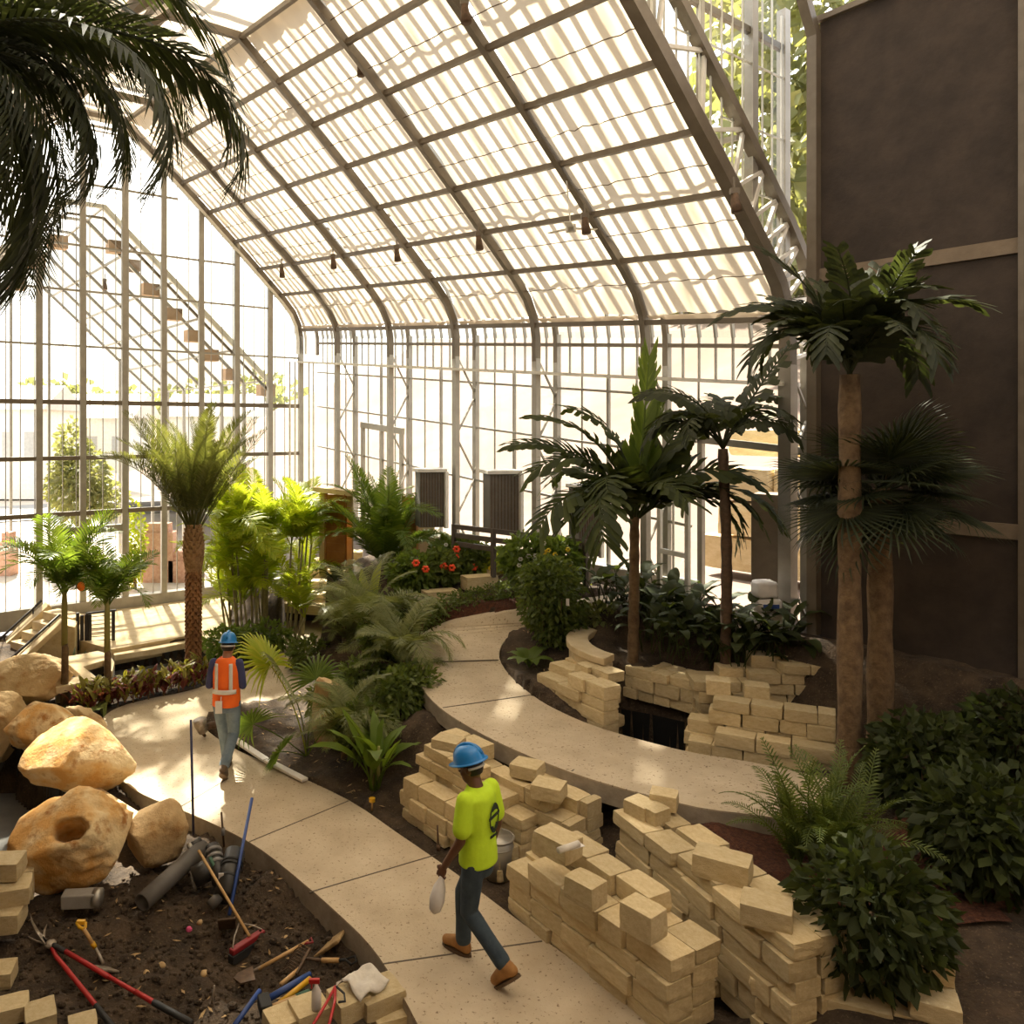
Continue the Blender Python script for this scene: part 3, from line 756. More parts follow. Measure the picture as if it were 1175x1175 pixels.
boulder('boulder', P(4, 832, .1), (.34, .3, .5), R(10), M['boulder_pale'], 'shaded brown boulder cut by the edge of the photo, beside the dark tank', 29, 6)
boulder('boulder', P(98, 822, .12), (.12, .1, .12), 0, M['boulder_pale'], 'fist sized tan stone by the pink flower under the palms', 31, 5, sub=3)
boulder('boulder', G(374, 862) + Vector((0, .25, .4)), (.2, .24, .62), R(10), M['boulder_pale'], 'upright tan boulder standing among the silvery palms', 33, 6)
# ================================================================ LIMESTONE BLOCKS
def block_mesh(seed):
    import bmesh
    rr = random.Random(seed); bm = bmesh.new(); bmesh.ops.create_cube(bm, size=1)
    bmesh.ops.subdivide_edges(bm, edges=bm.edges[:], cuts=3, use_grid_fill=True)
    for v in bm.verts:
        n = noise.noise(v.co * 2.2 + Vector((seed * 2.3, 0, 0))) * .045 + noise.noise(v.co * 6 + Vector((0, seed, 0))) * .02
        e = sum(1 for q in v.co if abs(q) > .49)
        v.co *= 1 + n - (.035 if e == 3 else .012 if e == 2 else 0) * rr.uniform(.4, 1.3)
    me = bpy.data.meshes.new('limestone_block'); bm.to_mesh(me); bm.free(); me.materials.append(M['stone']); return me
BLOCKS = [block_mesh(i) for i in range(9)]
def block(c, size, rz, label, group=None, rot=None, name='limestone_block', mesh=None):
    o = bpy.data.objects.new(name, mesh or BLOCKS[rnd.randrange(9)]); COL.objects.link(o)
    o.location = c; o.scale = size; o.rotation_euler = rot or (0, 0, rz + (PI if rnd.random() < .5 else 0))
    b = o.modifiers.new('bevel', 'BEVEL'); b.width = .012; b.segments = 1; b.limit_method = 'ANGLE'
    return tag(o, label, 'block', group)
def wall(a, b, rows, z0, label, group, seed, lens=(.24, .46), hs=(.11, .17), dep=(.22, .27)):
    """dry stack from a to b; rows = [(inward offset, [(t, top height)...])]; a course at a time, whole blocks"""
    rr = random.Random(seed); a = Vector(a); b = Vector(b); d = (b - a); d.z = 0; Ln = d.length; d.normalize(); n = Vector((-d.y, d.x, 0)); n = n if n.y + .3 * n.x > 0 else -n
    ang = math.atan2(d.y, d.x)
    def prof(pr, t):
        for (ta, ha), (tb, hb) in zip(pr, pr[1:]):
            if ta <= t <= tb: return ha + (hb - ha) * (t - ta) / max(tb - ta, 1e-6)
        return pr[-1][1]
    for off, pr in rows:
        z = z0
        while z < z0 + 2.5:
            h = rr.uniform(*hs); x = rr.uniform(-.05, .05); any_ = False
            while x < Ln:
                l = rr.uniform(*lens)
                if x + l > Ln - .1: l = Ln - x
                if l < .1: break
                xm = x + l / 2
                if z + h * .55 <= z0 + prof(pr, max(0, min(1, xm / Ln))):
                    any_ = True; dp = rr.uniform(*dep)
                    c = a + d * xm + n * (off + dp / 2 + rr.uniform(-.035, .025)); c.z = z + h / 2
                    block(c, (l - .008, dp, h - .004), ang + rr.uniform(-.05, .05), label, group)
                x += l
            z += h
            if not any_: break
lw = 'limestone block in the stacked wall '
def PX(px, py, z): return P(px, py, z)
wall((.06, 8.93, 0), (1.0, 7.62, 0), [(0, [(0, .5), (.5, .48), (1, .35)]), (.27, [(0, .78), (.5, .7), (1, .55)]), (.54, [(0, .9), (.6, .74), (1, .6)])], -.02,
     lw + 'behind the man in the lime shirt', 'stacked blocks behind the lime shirt', 1)
wall((1.06, 8.35, 0), (1.66, 7.62, 0), [(.0, [(0, .8), (.5, .72), (1, .55)]), (.27, [(0, .8), (1, .66)])], -.05, lw + 'behind the man in the lime shirt', 'stacked blocks behind the lime shirt', 2)
wall((1.0, 7.2, 0), (1.92, 5.62, 0), [(0, [(0, .22), (.12, .5), (.25, .62), (.9, .62), (1, .5)]), (.26, [(0, .34), (.15, .78), (.8, .68), (1, .55)])], -.02,
     lw + 'along the right edge of the lower path', 'stacked blocks along the lower path', 3)
wall((2.06, 7.45, 0), (2.72, 5.5, 0), [(.0, [(0, .8), (.5, .82), (1, .86)]), (.27, [(0, .82), (.5, .8), (1, .82)])], -.3 + .2,
     lw + 'beyond the dark trench, under the mulch bed', 'stacked blocks beyond the trench', 4, lens=(.3, .55), hs=(.12, .18))
wall((2.55, 5.75, 0), (3.7, 5.2, 0), [(.1, [(0, .45), (1, .5)]), (.36, [(0, .74), (1, .7)])], -.1, lw + 'beyond the dark trench, under the mulch bed', 'stacked blocks beyond the trench', 5, lens=(.3, .5))
p1, p2 = PX(613, 797, .75), PX(694, 834, .75)
wall(p1, p2, [(0, [(0, .3), (.3, .45), (.7, .6), (1, .6)]), (.25, [(0, .4), (.4, .65), (.74, .75), (.75, 0), (1, 0)]), (.5, [(.0, .45), (.3, .7), (.5, .85), (.51, 0), (1, 0)])], .6, lw + 'at the far rim of the curved path', 'stacked blocks at the path rim', 6)
p1, p2 = PX(694, 792, .72), PX(800, 822, .72)
wall(p1, p2, [(0, [(0, .45), (1, .38)]), (.24, [(0, .5), (.5, .4), (1, .4)])], .72, lw + 'holding the big leaved planter above the black basin', 'stacked blocks of the planter wall', 7, lens=(.2, .4))
p1, p2 = D(798, 800, 9.78), D(945, 800, 9.6)
wall(p1, p2, [(.0, [(0, .5), (.5, .62), (1, .8)]), (.25, [(0, .5), (.5, .7), (1, .9)])], .7, lw + 'holding the big leaved planter above the black basin', 'stacked blocks of the planter wall', 8, lens=(.25, .42))
p1, p2 = PX(786, 868, .55), PX(960, 900, .55)
wall(p1, p2, [(0, [(0, .2), (.15, .42), (.6, .5), (1, .5)]), (.24, [(0, .4), (.15, .74), (.6, .72), (1, .72)])], .45, lw + 'piled at the right end of the black basin', 'piled blocks right of the basin', 9, lens=(.24, .44), hs=(.12, .18))
# single blocks that stand out
def top(px, py, z, size, deg, label): return block(P(px, py, z), size, R(deg), label)
top(738, 1054, .76, (.27, .2, .2), -52, 'lone upright limestone block standing on top of the wall end nearest the viewer')
top(672, 1020, .79, (.26, .2, .17), -50, 'limestone block on the wall top left of the upright lone block, above the path edge')
top(640, 968, .84, (.34, .24, .17), -50, 'limestone block under the white paper roll')
top(829, 993, .83, (.42, .24, .18), -32, 'long smooth block resting highest on the wall by the mulch bed')
top(762, 917, .86, (.24, .2, .14), -25, 'rear limestone block of the three heaped at the head of the trench wall')
top(736, 928, .80, (.22, .24, .15), 35, 'front left limestone block of the three heaped at the head of the trench wall')
top(752, 935, .80, (.18, .2, .15), -60, 'front right limestone block of the three heaped at the head of the trench wall')
top(880, 1045, .81, (.34, .26, .15), -28, 'flat limestone block right of the long smooth block near the photo edge')
top(824, 787, 1.25, (.27, .23, .17), -20, 'square limestone block on the leftmost peak of the pile right of the basin')
top(868, 793, 1.24, (.27, .23, .17), -20, 'limestone block just right of the square peak block on the basin pile')
top(906, 752, 1.42, (.3, .24, .16), -10, 'limestone block on the planter wall top cut by the photo edge')
top(515, 852, .98, (.3, .24, .1), -30, 'flat limestone slab on the wall top just left of the blue helmet')
top(605, 882, .78, (.3, .26, .13), -30, 'limestone block on the wall top right of the blue helmet')
top(630, 906, .74, (.3, .26, .14), -28, 'limestone block at the right end of the wall behind the lime shirt')
# heap at the left edge of the pit
top(6, 994, .3, (.3, .26, .16), 5, 'limestone block on top of the small heap at the left edge of the pit')
top(14, 1022, .13, (.32, .28, .15), 18, 'middle limestone block of the small heap at the left edge of the pit')
top(6, 1052, -.03, (.3, .28, .17), 8, 'bottom limestone block of the small heap at the left edge of the pit')
top(30, 1012, .0, (.14, .16, .28), 20, 'round topped pale stone behind the heap at the left edge of the pit')
top(2, 1118, -.22, (.2, .22, .13), 10, 'limestone block alone at the left photo edge below the loppers')
top(12, 1158, -.2, (.26, .2, .12), 22, 'rough limestone block in the bottom left corner of the pit')
top(46, 1166, -.2, (.22, .24, .12), 28, 'smooth limestone block second from the bottom left corner')
top(95, 1180, -.2, (.2, .2, .12), 25, 'limestone block just peeping in at the bottom edge under the loppers')
# heap under the cloth at the bottom
BT = 'limestone block in the bottom heap '
top(434, 1143, -.02, (.34, .27, .14), 30, BT + 'under the white rag')
top(448, 1165, -.14, (.3, .26, .12), 20, BT + 'below the block with the white rag')
top(400, 1150, -.0, (.26, .24, .15), 32, BT + 'under the red pruners')
top(355, 1160, -.08, (.26, .24, .12), 28, BT + 'under the spray bottle')
top(326, 1172, -.12, (.26, .24, .12), 30, BT + 'at its left end by the yellow handle')
top(455, 1185, -.2, (.34, .3, .12), 18, BT + 'at the bottom edge beside the lower path')
# curved kerb wall of the planter
kr = empty('planter_kerb', P(730, 745, 1.3), 'curved pale stone planter kerb round the foot of the tall right palm', 'kerb')
c0 = P(732, 742, 1.32); mbw = MB(); mbc = MB(); pw_, pc_ = [], []
for i in range(13):
    an = R(75 + 150 * i / 12); pw_.append(c0 + Vector((math.cos(an) * .80, math.sin(an) * .95, 0)))
for lo_, hi_, th, nm in ((.11, .11, .5, 'kerb_wall'), (.15, .15, .09, 'coping')):
    lo, ro = [], []
    for i, p in enumerate(pw_):
        d = (p - c0).normalized(); lift = Vector((0, 0, .06 if nm == 'coping' else -.03)); lo.append(p + d * lo_ + lift); ro.append(p - d * hi_ + lift)
    mb = MB(); mb.prism(lo + ro[::-1], 0, th); bevel(mb.build(nm, M['pale_stone'], kr), .015)
# broad stone steps climbing behind the central palms
for i, (px, py, z) in enumerate(((352, 697, .42), (350, 684, .58), (362, 670, .76), (374, 657, .94), (384, 646, 1.12), (392, 637, 1.28))):
    o = block(P(px, py, z), (1.0, .42, .2), R(-20 + i * 4), 'broad rough limestone step, ' + ['lowest', 'second', 'third', 'fourth', 'fifth', 'topmost'][i] + ' of the stair climbing behind the silvery palms', 'stone steps', name='stone_step'); o['category'] = 'step'
for i, (px, py, z) in enumerate(((482, 690, 1.3), (505, 685, 1.4), (550, 668, 1.6), (575, 660, 1.65))):
    block(P(px, py, z), (.6, .3, .24), R(20), 'low limestone edging block of the flower bed, ' + ['nearest the silvery palms', 'second from the silvery palms', 'under the red blossoms', 'behind the trimmed hedge row'][i], 'flower bed edging')
# outdoor quarry blocks seen through the open door
yb = empty('block_wall', B(12, -3, FZ, False), None, None)
bpy.data.objects.remove(yb)
for r_, (z, h) in enumerate(((FZ, .62), (FZ + .64, .62), (FZ + 1.28, .6))):
    x = 9.6 + (.4 if r_ % 2 else 0)
    i = 0
    while x < 15.5:
        l = (1.25, 1.0, 1.4)[(i + r_) % 3]
        pos = ['bottom', 'middle', 'top'][r_]
        block(B(x + l / 2, -3.6 + .06 * math.sin(i * 3 + r_), z + h / 2, False), (l - .03, .8, h - .03), math.atan2(-U1.y, -U1.x), 'big quarry block in the ' + pos + ' course of the sunlit yard wall outside', 'yard wall ' + pos + ' course', name='quarry_block')
        x += l; i += 1
for i in range(4):
    block(B(10.2 + i * 1.35, -4.6, FZ + 2.3, False), (1.25, .8, .5), math.atan2(-U1.y, -U1.x), 'shaded brown quarry block in the set back top course of the yard wall', 'yard wall back course', name='quarry_block')

# ================================================================ TOOLS AND FITTINGS IN THE PIT
def gp(px, py, up=0.0): p = G(px, py); p.z += up; return p
def rod(name, pts, r, m, parent=None, seg=8):
    mb = MB(); mb.tube(pts, r, seg); return mb.build(name, m, parent, True)
# drain pipes
mb = MB(); a, b = P(163, 1036, -.12), P(233, 972, -.02); mb.pipe(a, b, .085, .012)
tag(mb.build('drain_pipe', M['pvc'], loc=a, smooth=True), 'long dark grey drain pipe with open end lying across the pit', 'pipe')
t = empty('pipe_fitting', P(245, 985, 0), 'black banded pipe stub with purple marking between the two big pipes', 'pipe')
mb = MB(); a, b = P(252, 1012, -.1), P(244, 972, .06); mb.tube([a, b], .075, 16); mb.build('body', M['blackpipe'], t, True)
for f in (.45, .62, .8):
    q = a.lerp(b, f); mb = MB(); mb.tube([q, q + (b - a).normalized() * .03], .086, 16); mb.build('clamp', M['pvc_end'], t, True)
t = empty('capped_pipe', P(228, 1005, -.1), 'fat black pipe cap with a teal rim in front of the banded stub', 'pipe')
a, b = P(222, 1007, -.1), P(243, 996, -.05); mb = MB(); mb.tube([a, b], .1, 18); mb.build('body', M['blackpipe'], t, True)
mb = MB(); mb.tube([b, b + (b - a).normalized() * .03], .104, 18); mb.build('rim', M['green'], t, True)
t = empty('standing_pipe', P(265, 1000, 0), 'thick black pipe leaning on the path edge beside the blue handled tool', 'pipe')
a, b = P(257, 1030, -.15), P(270, 978, .05); mb = MB(); mb.tube([a, b], .1, 18); mb.build('body', M['blackpipe'], t, True)
for f in (.35, .62, .7): q = a.lerp(b, f); mb = MB(); mb.tube([q, q + (b - a).normalized() * .025], .107, 18); mb.build('clamp', M['rubber'], t, True)
mb = MB(); q = a.lerp(b, .45); mb.box(q + Vector((-.06, -.085, .02)), (.05, .01, .12), 0); mb.build('label_strip', M['plastic'], t)
t = empty('steel_coupling', P(224, 968, 0), 'small shiny pipe coupling at the foot of the boulder by the long pipe', 'pipe')
a, b = P(216, 974, .0), P(231, 964, .05); mb = MB(); mb.tube([a, b], .04, 12); mb.build('body', M['blackpipe'], t, True); mb = MB(); mb.tube([a, a.lerp(b, .3)], .045, 12); mb.build('ring', M['galv'], t, True)
t = empty('pipe_elbow', P(246, 1035, -.2), 'small grey pipe end half buried under the black pipes', 'pipe'); mb = MB(); mb.tube([P(241, 1040, -.2), P(252, 1028, -.14)], .05, 14); mb.build('body', M['pvc'], t, True)
# upright rods
a = P(222, 958, -.1); tag(rod('marker_rod', [a, D(219, 826, a.y + .1)], .014, M['darkblue']), 'tall thin dark blue rod standing at the path edge by the small boulder', 'rod')
t = empty('iron_stake', P(257, 968, -.1), 'short rusty iron stake standing at the path edge above the black pipes', 'stake')
a = P(257, 972, -.1); rod('shaft', [a, D(254, 932, a.y)], .011, M['rust'], t); rod('collar', [D(256, 958, a.y), D(256, 950, a.y)], .022, M['pvc_end'], t)
t = empty('blue_shovel', P(264, 1045, -.2), 'blue handled shovel leaning up against the path edge by the pipes', 'shovel')
a, b = P(263, 1050, -.2), D(289, 916, P(263, 1050, -.2).y + 1.0); rod('handle', [a, b], .017, M['blue'], t)
mb = MB(); mb.box(a + Vector((-.01, -.05, -.05)), (.16, .02, .24), 0, Euler((R(40), 0, R(10)))); bevel(mb.build('blade', M['rust'], t))
# push rake / broom
t = empty('push_broom', P(280, 1085, -.3), 'wide push broom with a dark red head and bare wooden handle', 'broom')
a, b = P(265, 1093, -.27), P(302, 1069, -.27); c = a.lerp(b, .55)
mb = MB(); mb.bar(a, b, .06, .05); bevel(mb.build('head', M['darkred'], t)); mb = MB(); mb.bar(a + Vector((0, -.01, -.06)), b + Vector((0, -.01, -.06)), .07, .07); mb.build('bristles', M['rubber'], t)
hd = D(228, 976, c.y + .75); rod('handle', [c + Vector((0, .02, .03)), hd], .014, M['handle_wood'], t)
m_ = c.lerp(hd, .18); mb = MB(); mb.tube([a.lerp(b, .05) + Vector((0, 0, .03)), c.lerp(hd, .1) + (a - b) * .28, m_], .007, 6); mb.tube([a.lerp(b, .95) + Vector((0, 0, .03)), c.lerp(hd, .1) + (b - a) * .28, m_], .007, 6); mb.build('brace', M['metal'], t, True)
# loppers
t = empty('loppers', P(60, 1090, -.26), 'long red handled loppers with open curved blades lying on the soil', 'loppers')
pv = P(58, 1083, -.2)
rod('handle', [pv, P(75, 1092, -.2)], .022, M['rubber'], t); rod('handle', [P(74, 1091, -.2), P(125, 1121, -.2)], .02, M['red'], t); rod('handle', [P(125, 1121, -.2), P(155, 1138, -.2)], .017, M['red'], t)
rod('handle', [P(155, 1138, -.2), P(178, 1151, -.2)], .02, M['red'], t); rod('grip', [P(176, 1150, -.2), P(220, 1174, -.2)], .024, M['rubber'], t)
rod('handle', [pv, P(64, 1097, -.24), P(112, 1156, -.24)], .019, M['red'], t); rod('grip', [P(110, 1154, -.24), P(135, 1186, -.24)], .023, M['rubber'], t)
for nm, pts, wd in (('blade', [(58, 1083), (46, 1070), (38, 1057), (35, 1048)], .05), ('counter_blade', [(58, 1083), (52, 1076), (52, 1067), (54, 1060)], .04)):
    q = [P(x, y, -.18) for x, y in pts]; mb = MB(); lo = [p + Vector((-wd * (1 - i / 3.2), .0, 0)) for i, p in enumerate(q)]
    mb.prism(q + lo[::-1], 0, .012); mb.build(nm, M['metal'], t)
mb = MB(); mb.ball(pv, (.05, .05, .03)); mb.build('pivot', M['metal'], t, True)
rod('hook', [P(57, 1084, -.2), P(42, 1080, -.22), P(25, 1072, -.2)], .008, M['metal'], t)
# yellow D handle spade
t = empty('spade', P(115, 1105, -.3), 'spade with a yellow D handle and its blade sunk in the soil', 'spade')
a, b = D(96, 1066, 6.95), P(109, 1087, -.2); c = P(122, 1112, -.32)
rod('shaft', [a, b], .017, M['handle_wood'], t); rod('socket', [b, P(119, 1106, -.28)], .014, M['metal'], t); rod('collar', [a.lerp(b, .75), b], .021, M['yellow'], t)
mb = MB(); mb.bar(D(88, 1058, 7.0), D(98, 1058, 7.0), .035); mb.tube([D(88, 1058, 7.0), D(91, 1064, 6.97), a], .016, 6); mb.tube([D(98, 1058, 7.0), D(98, 1064, 6.97), a], .016, 6); bevel(mb.build('grip', M['yellow'], t), .006)
mb = MB(); mb.box(c, (.15, .02, .22), 0, Euler((R(55), 0, R(-25)))); bevel(mb.build('blade', M['metal'], t))
# light fixture
t = empty('light_fixture', P(95, 1028, -.16), 'boxy pale grey light fixture with a round end lying below the holed boulder', 'lamp')
mb = MB(); a, b = P(72, 1032, -.14), P(110, 1030, -.14); mb.bar(a, b, .14, .13); bevel(mb.build('housing', M['grey_conc'], t), .012)
mb = MB(); mb.tube([b + Vector((-.02, 0, 0)), b + Vector((.05, 0, 0))], .085, 18); mb.build('end_cap', M['galv'], t, True)
# wood handled shovel, rake, short spade
t = empty('shovel', P(315, 1100, -.3), 'old wooden shaft shovel lying on the soil toward the path', 'shovel')
a, b = P(354, 1080, -.2), P(296, 1112, -.3); rod('shaft', [a, b], .016, M['handle_wood'], t); rod('socket', [a.lerp(b, .7), P(288, 1116, -.31)], .014, M['metal'], t)
mb = MB(); mb.prism([P(290, 1108, -.29), P(293, 1124, -.29), P(276, 1128, -.31), P(268, 1122, -.31), P(273, 1116, -.31)], 0, .012); mb.build('blade', M['rust'], t)
mb = MB(); q = [a, P(357, 1076, -.19), P(359, 1081, -.19), P(350, 1083, -.19)]; mb.tube(q + [q[0]], .009, 6); mb.build('grip', M['darkred'], t, True)
t = empty('bow_rake', P(342, 1105, -.28), 'rusty bow rake with curved tines upturned beside the wooden shovel', 'rake')
a, b = P(356, 1088, -.22), P(340, 1118, -.26); mb = MB(); mb.bar(a, b, .02); mb.build('bar', M['rust'], t)
for i in range(9):
    q = a.lerp(b, (i + .3) / 9); mb = MB(); mb.tube([q, q + Vector((-.08, .02, .03)), q + Vector((-.14, .03, -.02))], .005, 5); mb.build('tine', M['rust'], t, True)
rod('handle', [P(343, 1112, -.26), P(322, 1130, -.26)], .018, M['handle_wood'], t)
t = empty('hand_spade', P(380, 1100, -.25), 'short spade with a wooden grip and D handle by the half buried board', 'spade')
rod('socket', [P(351, 1100, -.24), P(370, 1102, -.22)], .014, M['rust'], t); rod('shaft', [P(369, 1102, -.22), P(389, 1102, -.2)], .021, M['handle_wood'], t); rod('neck', [P(388, 1102, -.2), P(397, 1101, -.19)], .013, M['rubber'], t)
mb = MB(); q = [P(396, 1101, -.19), P(403, 1107, -.19), P(409, 1103, -.18), P(407, 1097, -.18)]; mb.tube(q + [q[0]], .01, 6); mb.build('grip', M['rubber'], t, True)
mb = MB(); a, b = P(363, 1094, -.3), P(392, 1074, -.1); mb.bar(a, b, .17, .03); tag(bevel(mb.build('board', M['straw'], loc=a)), 'soil covered board half buried against the path edge', 'board')
for nm, lab, p, q, m_, r in (('blue_tube', 'blue tool handle lying beside the yellow one above the bottom block heap', (308, 1146), (356, 1118), 'blue', .026), ('yellow_tube', 'yellow tool handle lying beside the blue one above the bottom block heap', (320, 1152), (356, 1123), 'yellow', .022), ('bent_tube', 'blue pole with a bare end at the bottom edge left of the block heap', (268, 1178), (298, 1137), 'blue', .02)):
    tag(rod(nm, [P(*p, -.18), P(*q, -.16)], r, M[m_]), lab, 'handle')
t = empty('mallet', P(330, 1150, -.2), 'wooden mallet handle with a green grip resting along the yellow handle', 'mallet')
rod('shaft', [P(306, 1158, -.14), P(342, 1144, -.12)], .022, M['handle_wood'], t); rod('grip', [P(340, 1145, -.12), P(355, 1139, -.12)], .028, M['green'], t)
mb = MB(); mb.box(P(304, 1154, -.14), (.09, .16, .1), R(20)); bevel(mb.build('head', M['rubber'], t))
t = empty('iron_pin', P(242, 1150, -.35), 'small iron pin with a round foot sticking up in the soil', 'stake'); a = gp(242, 1158); rod('shaft', [a, D(246, 1131, a.y)], .008, M['metal'], t); mb = MB(); mb.tube([a, a + Vector((0, 0, .02))], .04, 10); mb.build('foot', M['rust'], t)
# spray bottle, pruners, rag
t = empty('spray_bottle', P(362, 1152, .0), 'clear white spray bottle with a red trigger standing on the blocks', 'bottle')
b0 = P(363, 1158, -.02); mb = MB(); mb.tube([b0, b0 + Vector((0, 0, .03)), b0 + Vector((0, 0, .13)), b0 + Vector((0, 0, .17)), b0 + Vector((0, 0, .19))], [.035, .038, .036, .016, .014], 14); mb.build('bottle', M['plastic'], t, True)
mb = MB(); mb.box(b0 + Vector((-.015, 0, .21)), (.08, .025, .035)); mb.box(b0 + Vector((-.035, 0, .18)), (.012, .02, .05)); bevel(mb.build('trigger', M['red'], t), .005)
t = empty('pruners', P(385, 1140, .1), 'open red handled pruners lying on the blocks under the white rag', 'pruners')
pv = P(385, 1132, .1)
for pts in ([(385, 1132), (372, 1155), (358, 1178)], [(385, 1132), (384, 1150), (377, 1178)]): rod('handle', [P(x, y, .1) for x, y in pts], .011, M['red'], t)
mb = MB(); mb.prism([P(385, 1134, .105), P(389, 1128, .105), P(393, 1124, .105), P(386, 1127, .105)], 0, .008); mb.build('blade', M['metal'], t); mb = MB(); mb.tube([P(386, 1132, .11), P(395, 1140, .11), P(396, 1149, .11), P(388, 1150, .11)], .008, 6); mb.build('guard', M['rubber'], t, True)
mb = MB(); n = 12; vs = []; fs = []
c_ = [P(392, 1126, .1), P(420, 1109, .1), P(446, 1126, .1), P(413, 1148, .1)]
for i in range(n + 1):
    for j in range(n + 1):
        u, v = i / n, j / n; p = c_[0].lerp(c_[1], u).lerp(c_[3].lerp(c_[2], u), v); p.z += .02 + .035 * math.sin(u * 7 + v * 3) * math.sin(v * 5) + .02 * noise.noise(Vector((u * 4, v * 4, 2))); p.z -= .12 * max(0, v - .8); vs.append(p)
for i in range(n):
    for j in range(n): fs.append((i * (n + 1) + j, i * (n + 1) + j + 1, (i + 1) * (n + 1) + j + 1, (i + 1) * (n + 1) + j))
mb.add(vs, fs); o = mb.build('rag', M['whitecloth'], smooth=True, loc=c_[0]); sm_ = o.modifiers.new('solid', 'SOLIDIFY'); sm_.thickness = .015; tag(o, 'crumpled white rag draped on the block heap at the path corner', 'rag')
mb = MB(); mb.ball(gp(217, 1069, .02), (.03, .02, .03), 7, 5); tag(mb.build('ribbon', M['pink'], loc=gp(217, 1069)), 'scrap of bright pink ribbon on the dark soil', 'ribbon')
for i, (px, py, s, lab) in enumerate(((185, 1110, .04, 'tan stone chip on the soil right of the spade blade'), (168, 1118, .03, 'small pale stone chip left of the tan chip'), (235, 1120, .05, 'brown clod on the soil below the broom head'), (229, 1060, .03, 'small pale chip right of the pink ribbon'), (328, 1078, .03, 'reddish chip on the soil beside the wooden shovel grip'))):
    o = boulder('stone_chip', gp(px, py, .01), (s, s * .8, s), i, M['boulder_pale'], lab, 50 + i, 5, sub=2); o['category'] = 'stone'; o['group'] = 'chips on the soil'
rr = random.Random(77); mb = MB(); pit = [P(20, 1060, -.3), P(150, 1010, -.3), P(240, 975, -.2), P(290, 985, -.2), P(350, 1050, -.2), P(420, 1120, -.3), P(430, 1190, -.3), P(10, 1190, -.3)]
n_ = 0
while n_ < 1500:
    x, y = rr.uniform(-4.5, .3), rr.uniform(5.6, 9.2)
    if pip(x, y, pit):
        s_ = rr.uniform(.008, .03) * (1.6 if rr.random() < .06 else 1); mb.ball((x, y, ground(x, y) + s_ * .2), (s_, s_ * rr.uniform(.7, 1.1), s_ * .7), 6, 4); n_ += 1
tag(mb.build('soil_clods', M['soil']), 'loose dark soil crumbs scattered over the pit', 'soil', None, 'stuff')
mb = MB()
for reg, cnt in ((pit, 110), ([P(280, 860), P(400, 912), P(450, 940), P(440, 850), P(340, 800), P(250, 825)], 130), ([P(600, 780, .9), P(660, 790, .9), P(680, 740, 1), P(600, 735, 1)], 60)):
    xs = [p.x for p in reg]; ys = [p.y for p in reg]; k_ = 0
    while k_ < cnt:
        x, y = rr.uniform(min(xs), max(xs)), rr.uniform(min(ys), max(ys))
        if pip(x, y, reg):
            a_ = rr.uniform(0, 6.28); l_ = rr.uniform(.015, .05); z_ = ground(x, y) + .015; d_ = Vector((math.cos(a_), math.sin(a_), rr.uniform(-.2, .4))) * l_; q_ = Vector((-math.sin(a_), math.cos(a_), 0)) * l_ * .3; c_ = Vector((x, y, z_)); mb.add([c_ - d_, c_ + q_, c_ + d_, c_ - q_], [(0, 1, 2, 3)]); k_ += 1
tag(mb.build('leaf_litter', M['straw']), 'small dry leaf and chip litter on the dark soil', 'litter', None, 'stuff')
# white edging board, marker, stakes, bucket, paper roll, ground lamp
mb = MB(); mb.bar(P(266, 846, .06), P(305, 872, .05), .09, .03); mb.bar(P(306, 872.4, .05), P(350, 895, .04), .09, .03); tag(mb.build('edging_strip', M['plastic'], loc=P(300, 870)), 'long white edging strip lying in the soil bed behind the orange vest', 'strip')
t = empty('irrigation_marker', G(426, 928), 'short yellow capped marker in the bed edge', 'marker'); a = G(427, 930); rod('stem', [a, a + Vector((0, 0, .12))], .012, M['handle_wood'], t); mb = MB(); mb.tube([a + Vector((0, 0, .1)), a + Vector((0, 0, .14))], .035, 10); mb.build('cap', M['yellow'], t)
t = empty('iron_peg', P(502, 976, 0), 'iron peg standing at the foot of the wall left of the lime shirt', 'stake'); a = P(503, 976, 0); rod('shaft', [a, D(502, 947, a.y)], .01, M['rust'], t); rod('foot', [a, a + Vector((0, 0, .06))], .022, M['rust'], t)
t = empty('bucket', P(572, 1003, 0), 'galvanised bucket standing against the wall behind the lime shirt', 'bucket')
b0 = P(571, 1005, -.03); mb = MB(); mb.tube([b0, b0 + Vector((0, 0, .38))], [.125, .155], 22, True); mb.build('body', M['galv'], t, True); mb = MB()
mb.tube([b0 + Vector((math.cos(k * PI / 10) * .157, math.sin(k * PI / 10) * .157, .38)) for k in range(21)], .01, 6); mb.tube([b0 + Vector((math.cos(k * PI / 10) * .15, math.sin(k * PI / 10) * .15, .3)) for k in range(21)], .006, 6); mb.build('rim', M['galv'], t, True)
t = empty('paper_roll', P(652, 973, .92), 'white paper roll lying on a block of the wall right of the lime shirt', 'paper'); a, b = P(641, 976, .96), P(664, 968, .96); mb = MB(); mb.tube([a, b], .026, 14); mb.build('roll', M['whitecloth'], t, True); mb = MB(); mb.bar(a.lerp(b, .3) + Vector((.03, .05, -.02)), b + Vector((.03, .04, -.02)), .09, .004); mb.build('loose_sheet', M['plastic'], t)
t = empty('ground_spotlight', P(236, 842, .0), 'grey ground spotlight on a spike at the path corner beside the orange vest', 'lamp')
c_ = P(233, 842, .12); mb = MB(); mb.tube([c_ + Vector((-.0, 0, .02)), c_ + Vector((-.03, -.02, .13)), c_ + Vector((-.04, -.03, .2))], [.06, .085, .095], 14); mb.build('head', M['metal'], t, True); rod('spike', [P(236, 845, -.05), c_], .02, M['rust'], t)
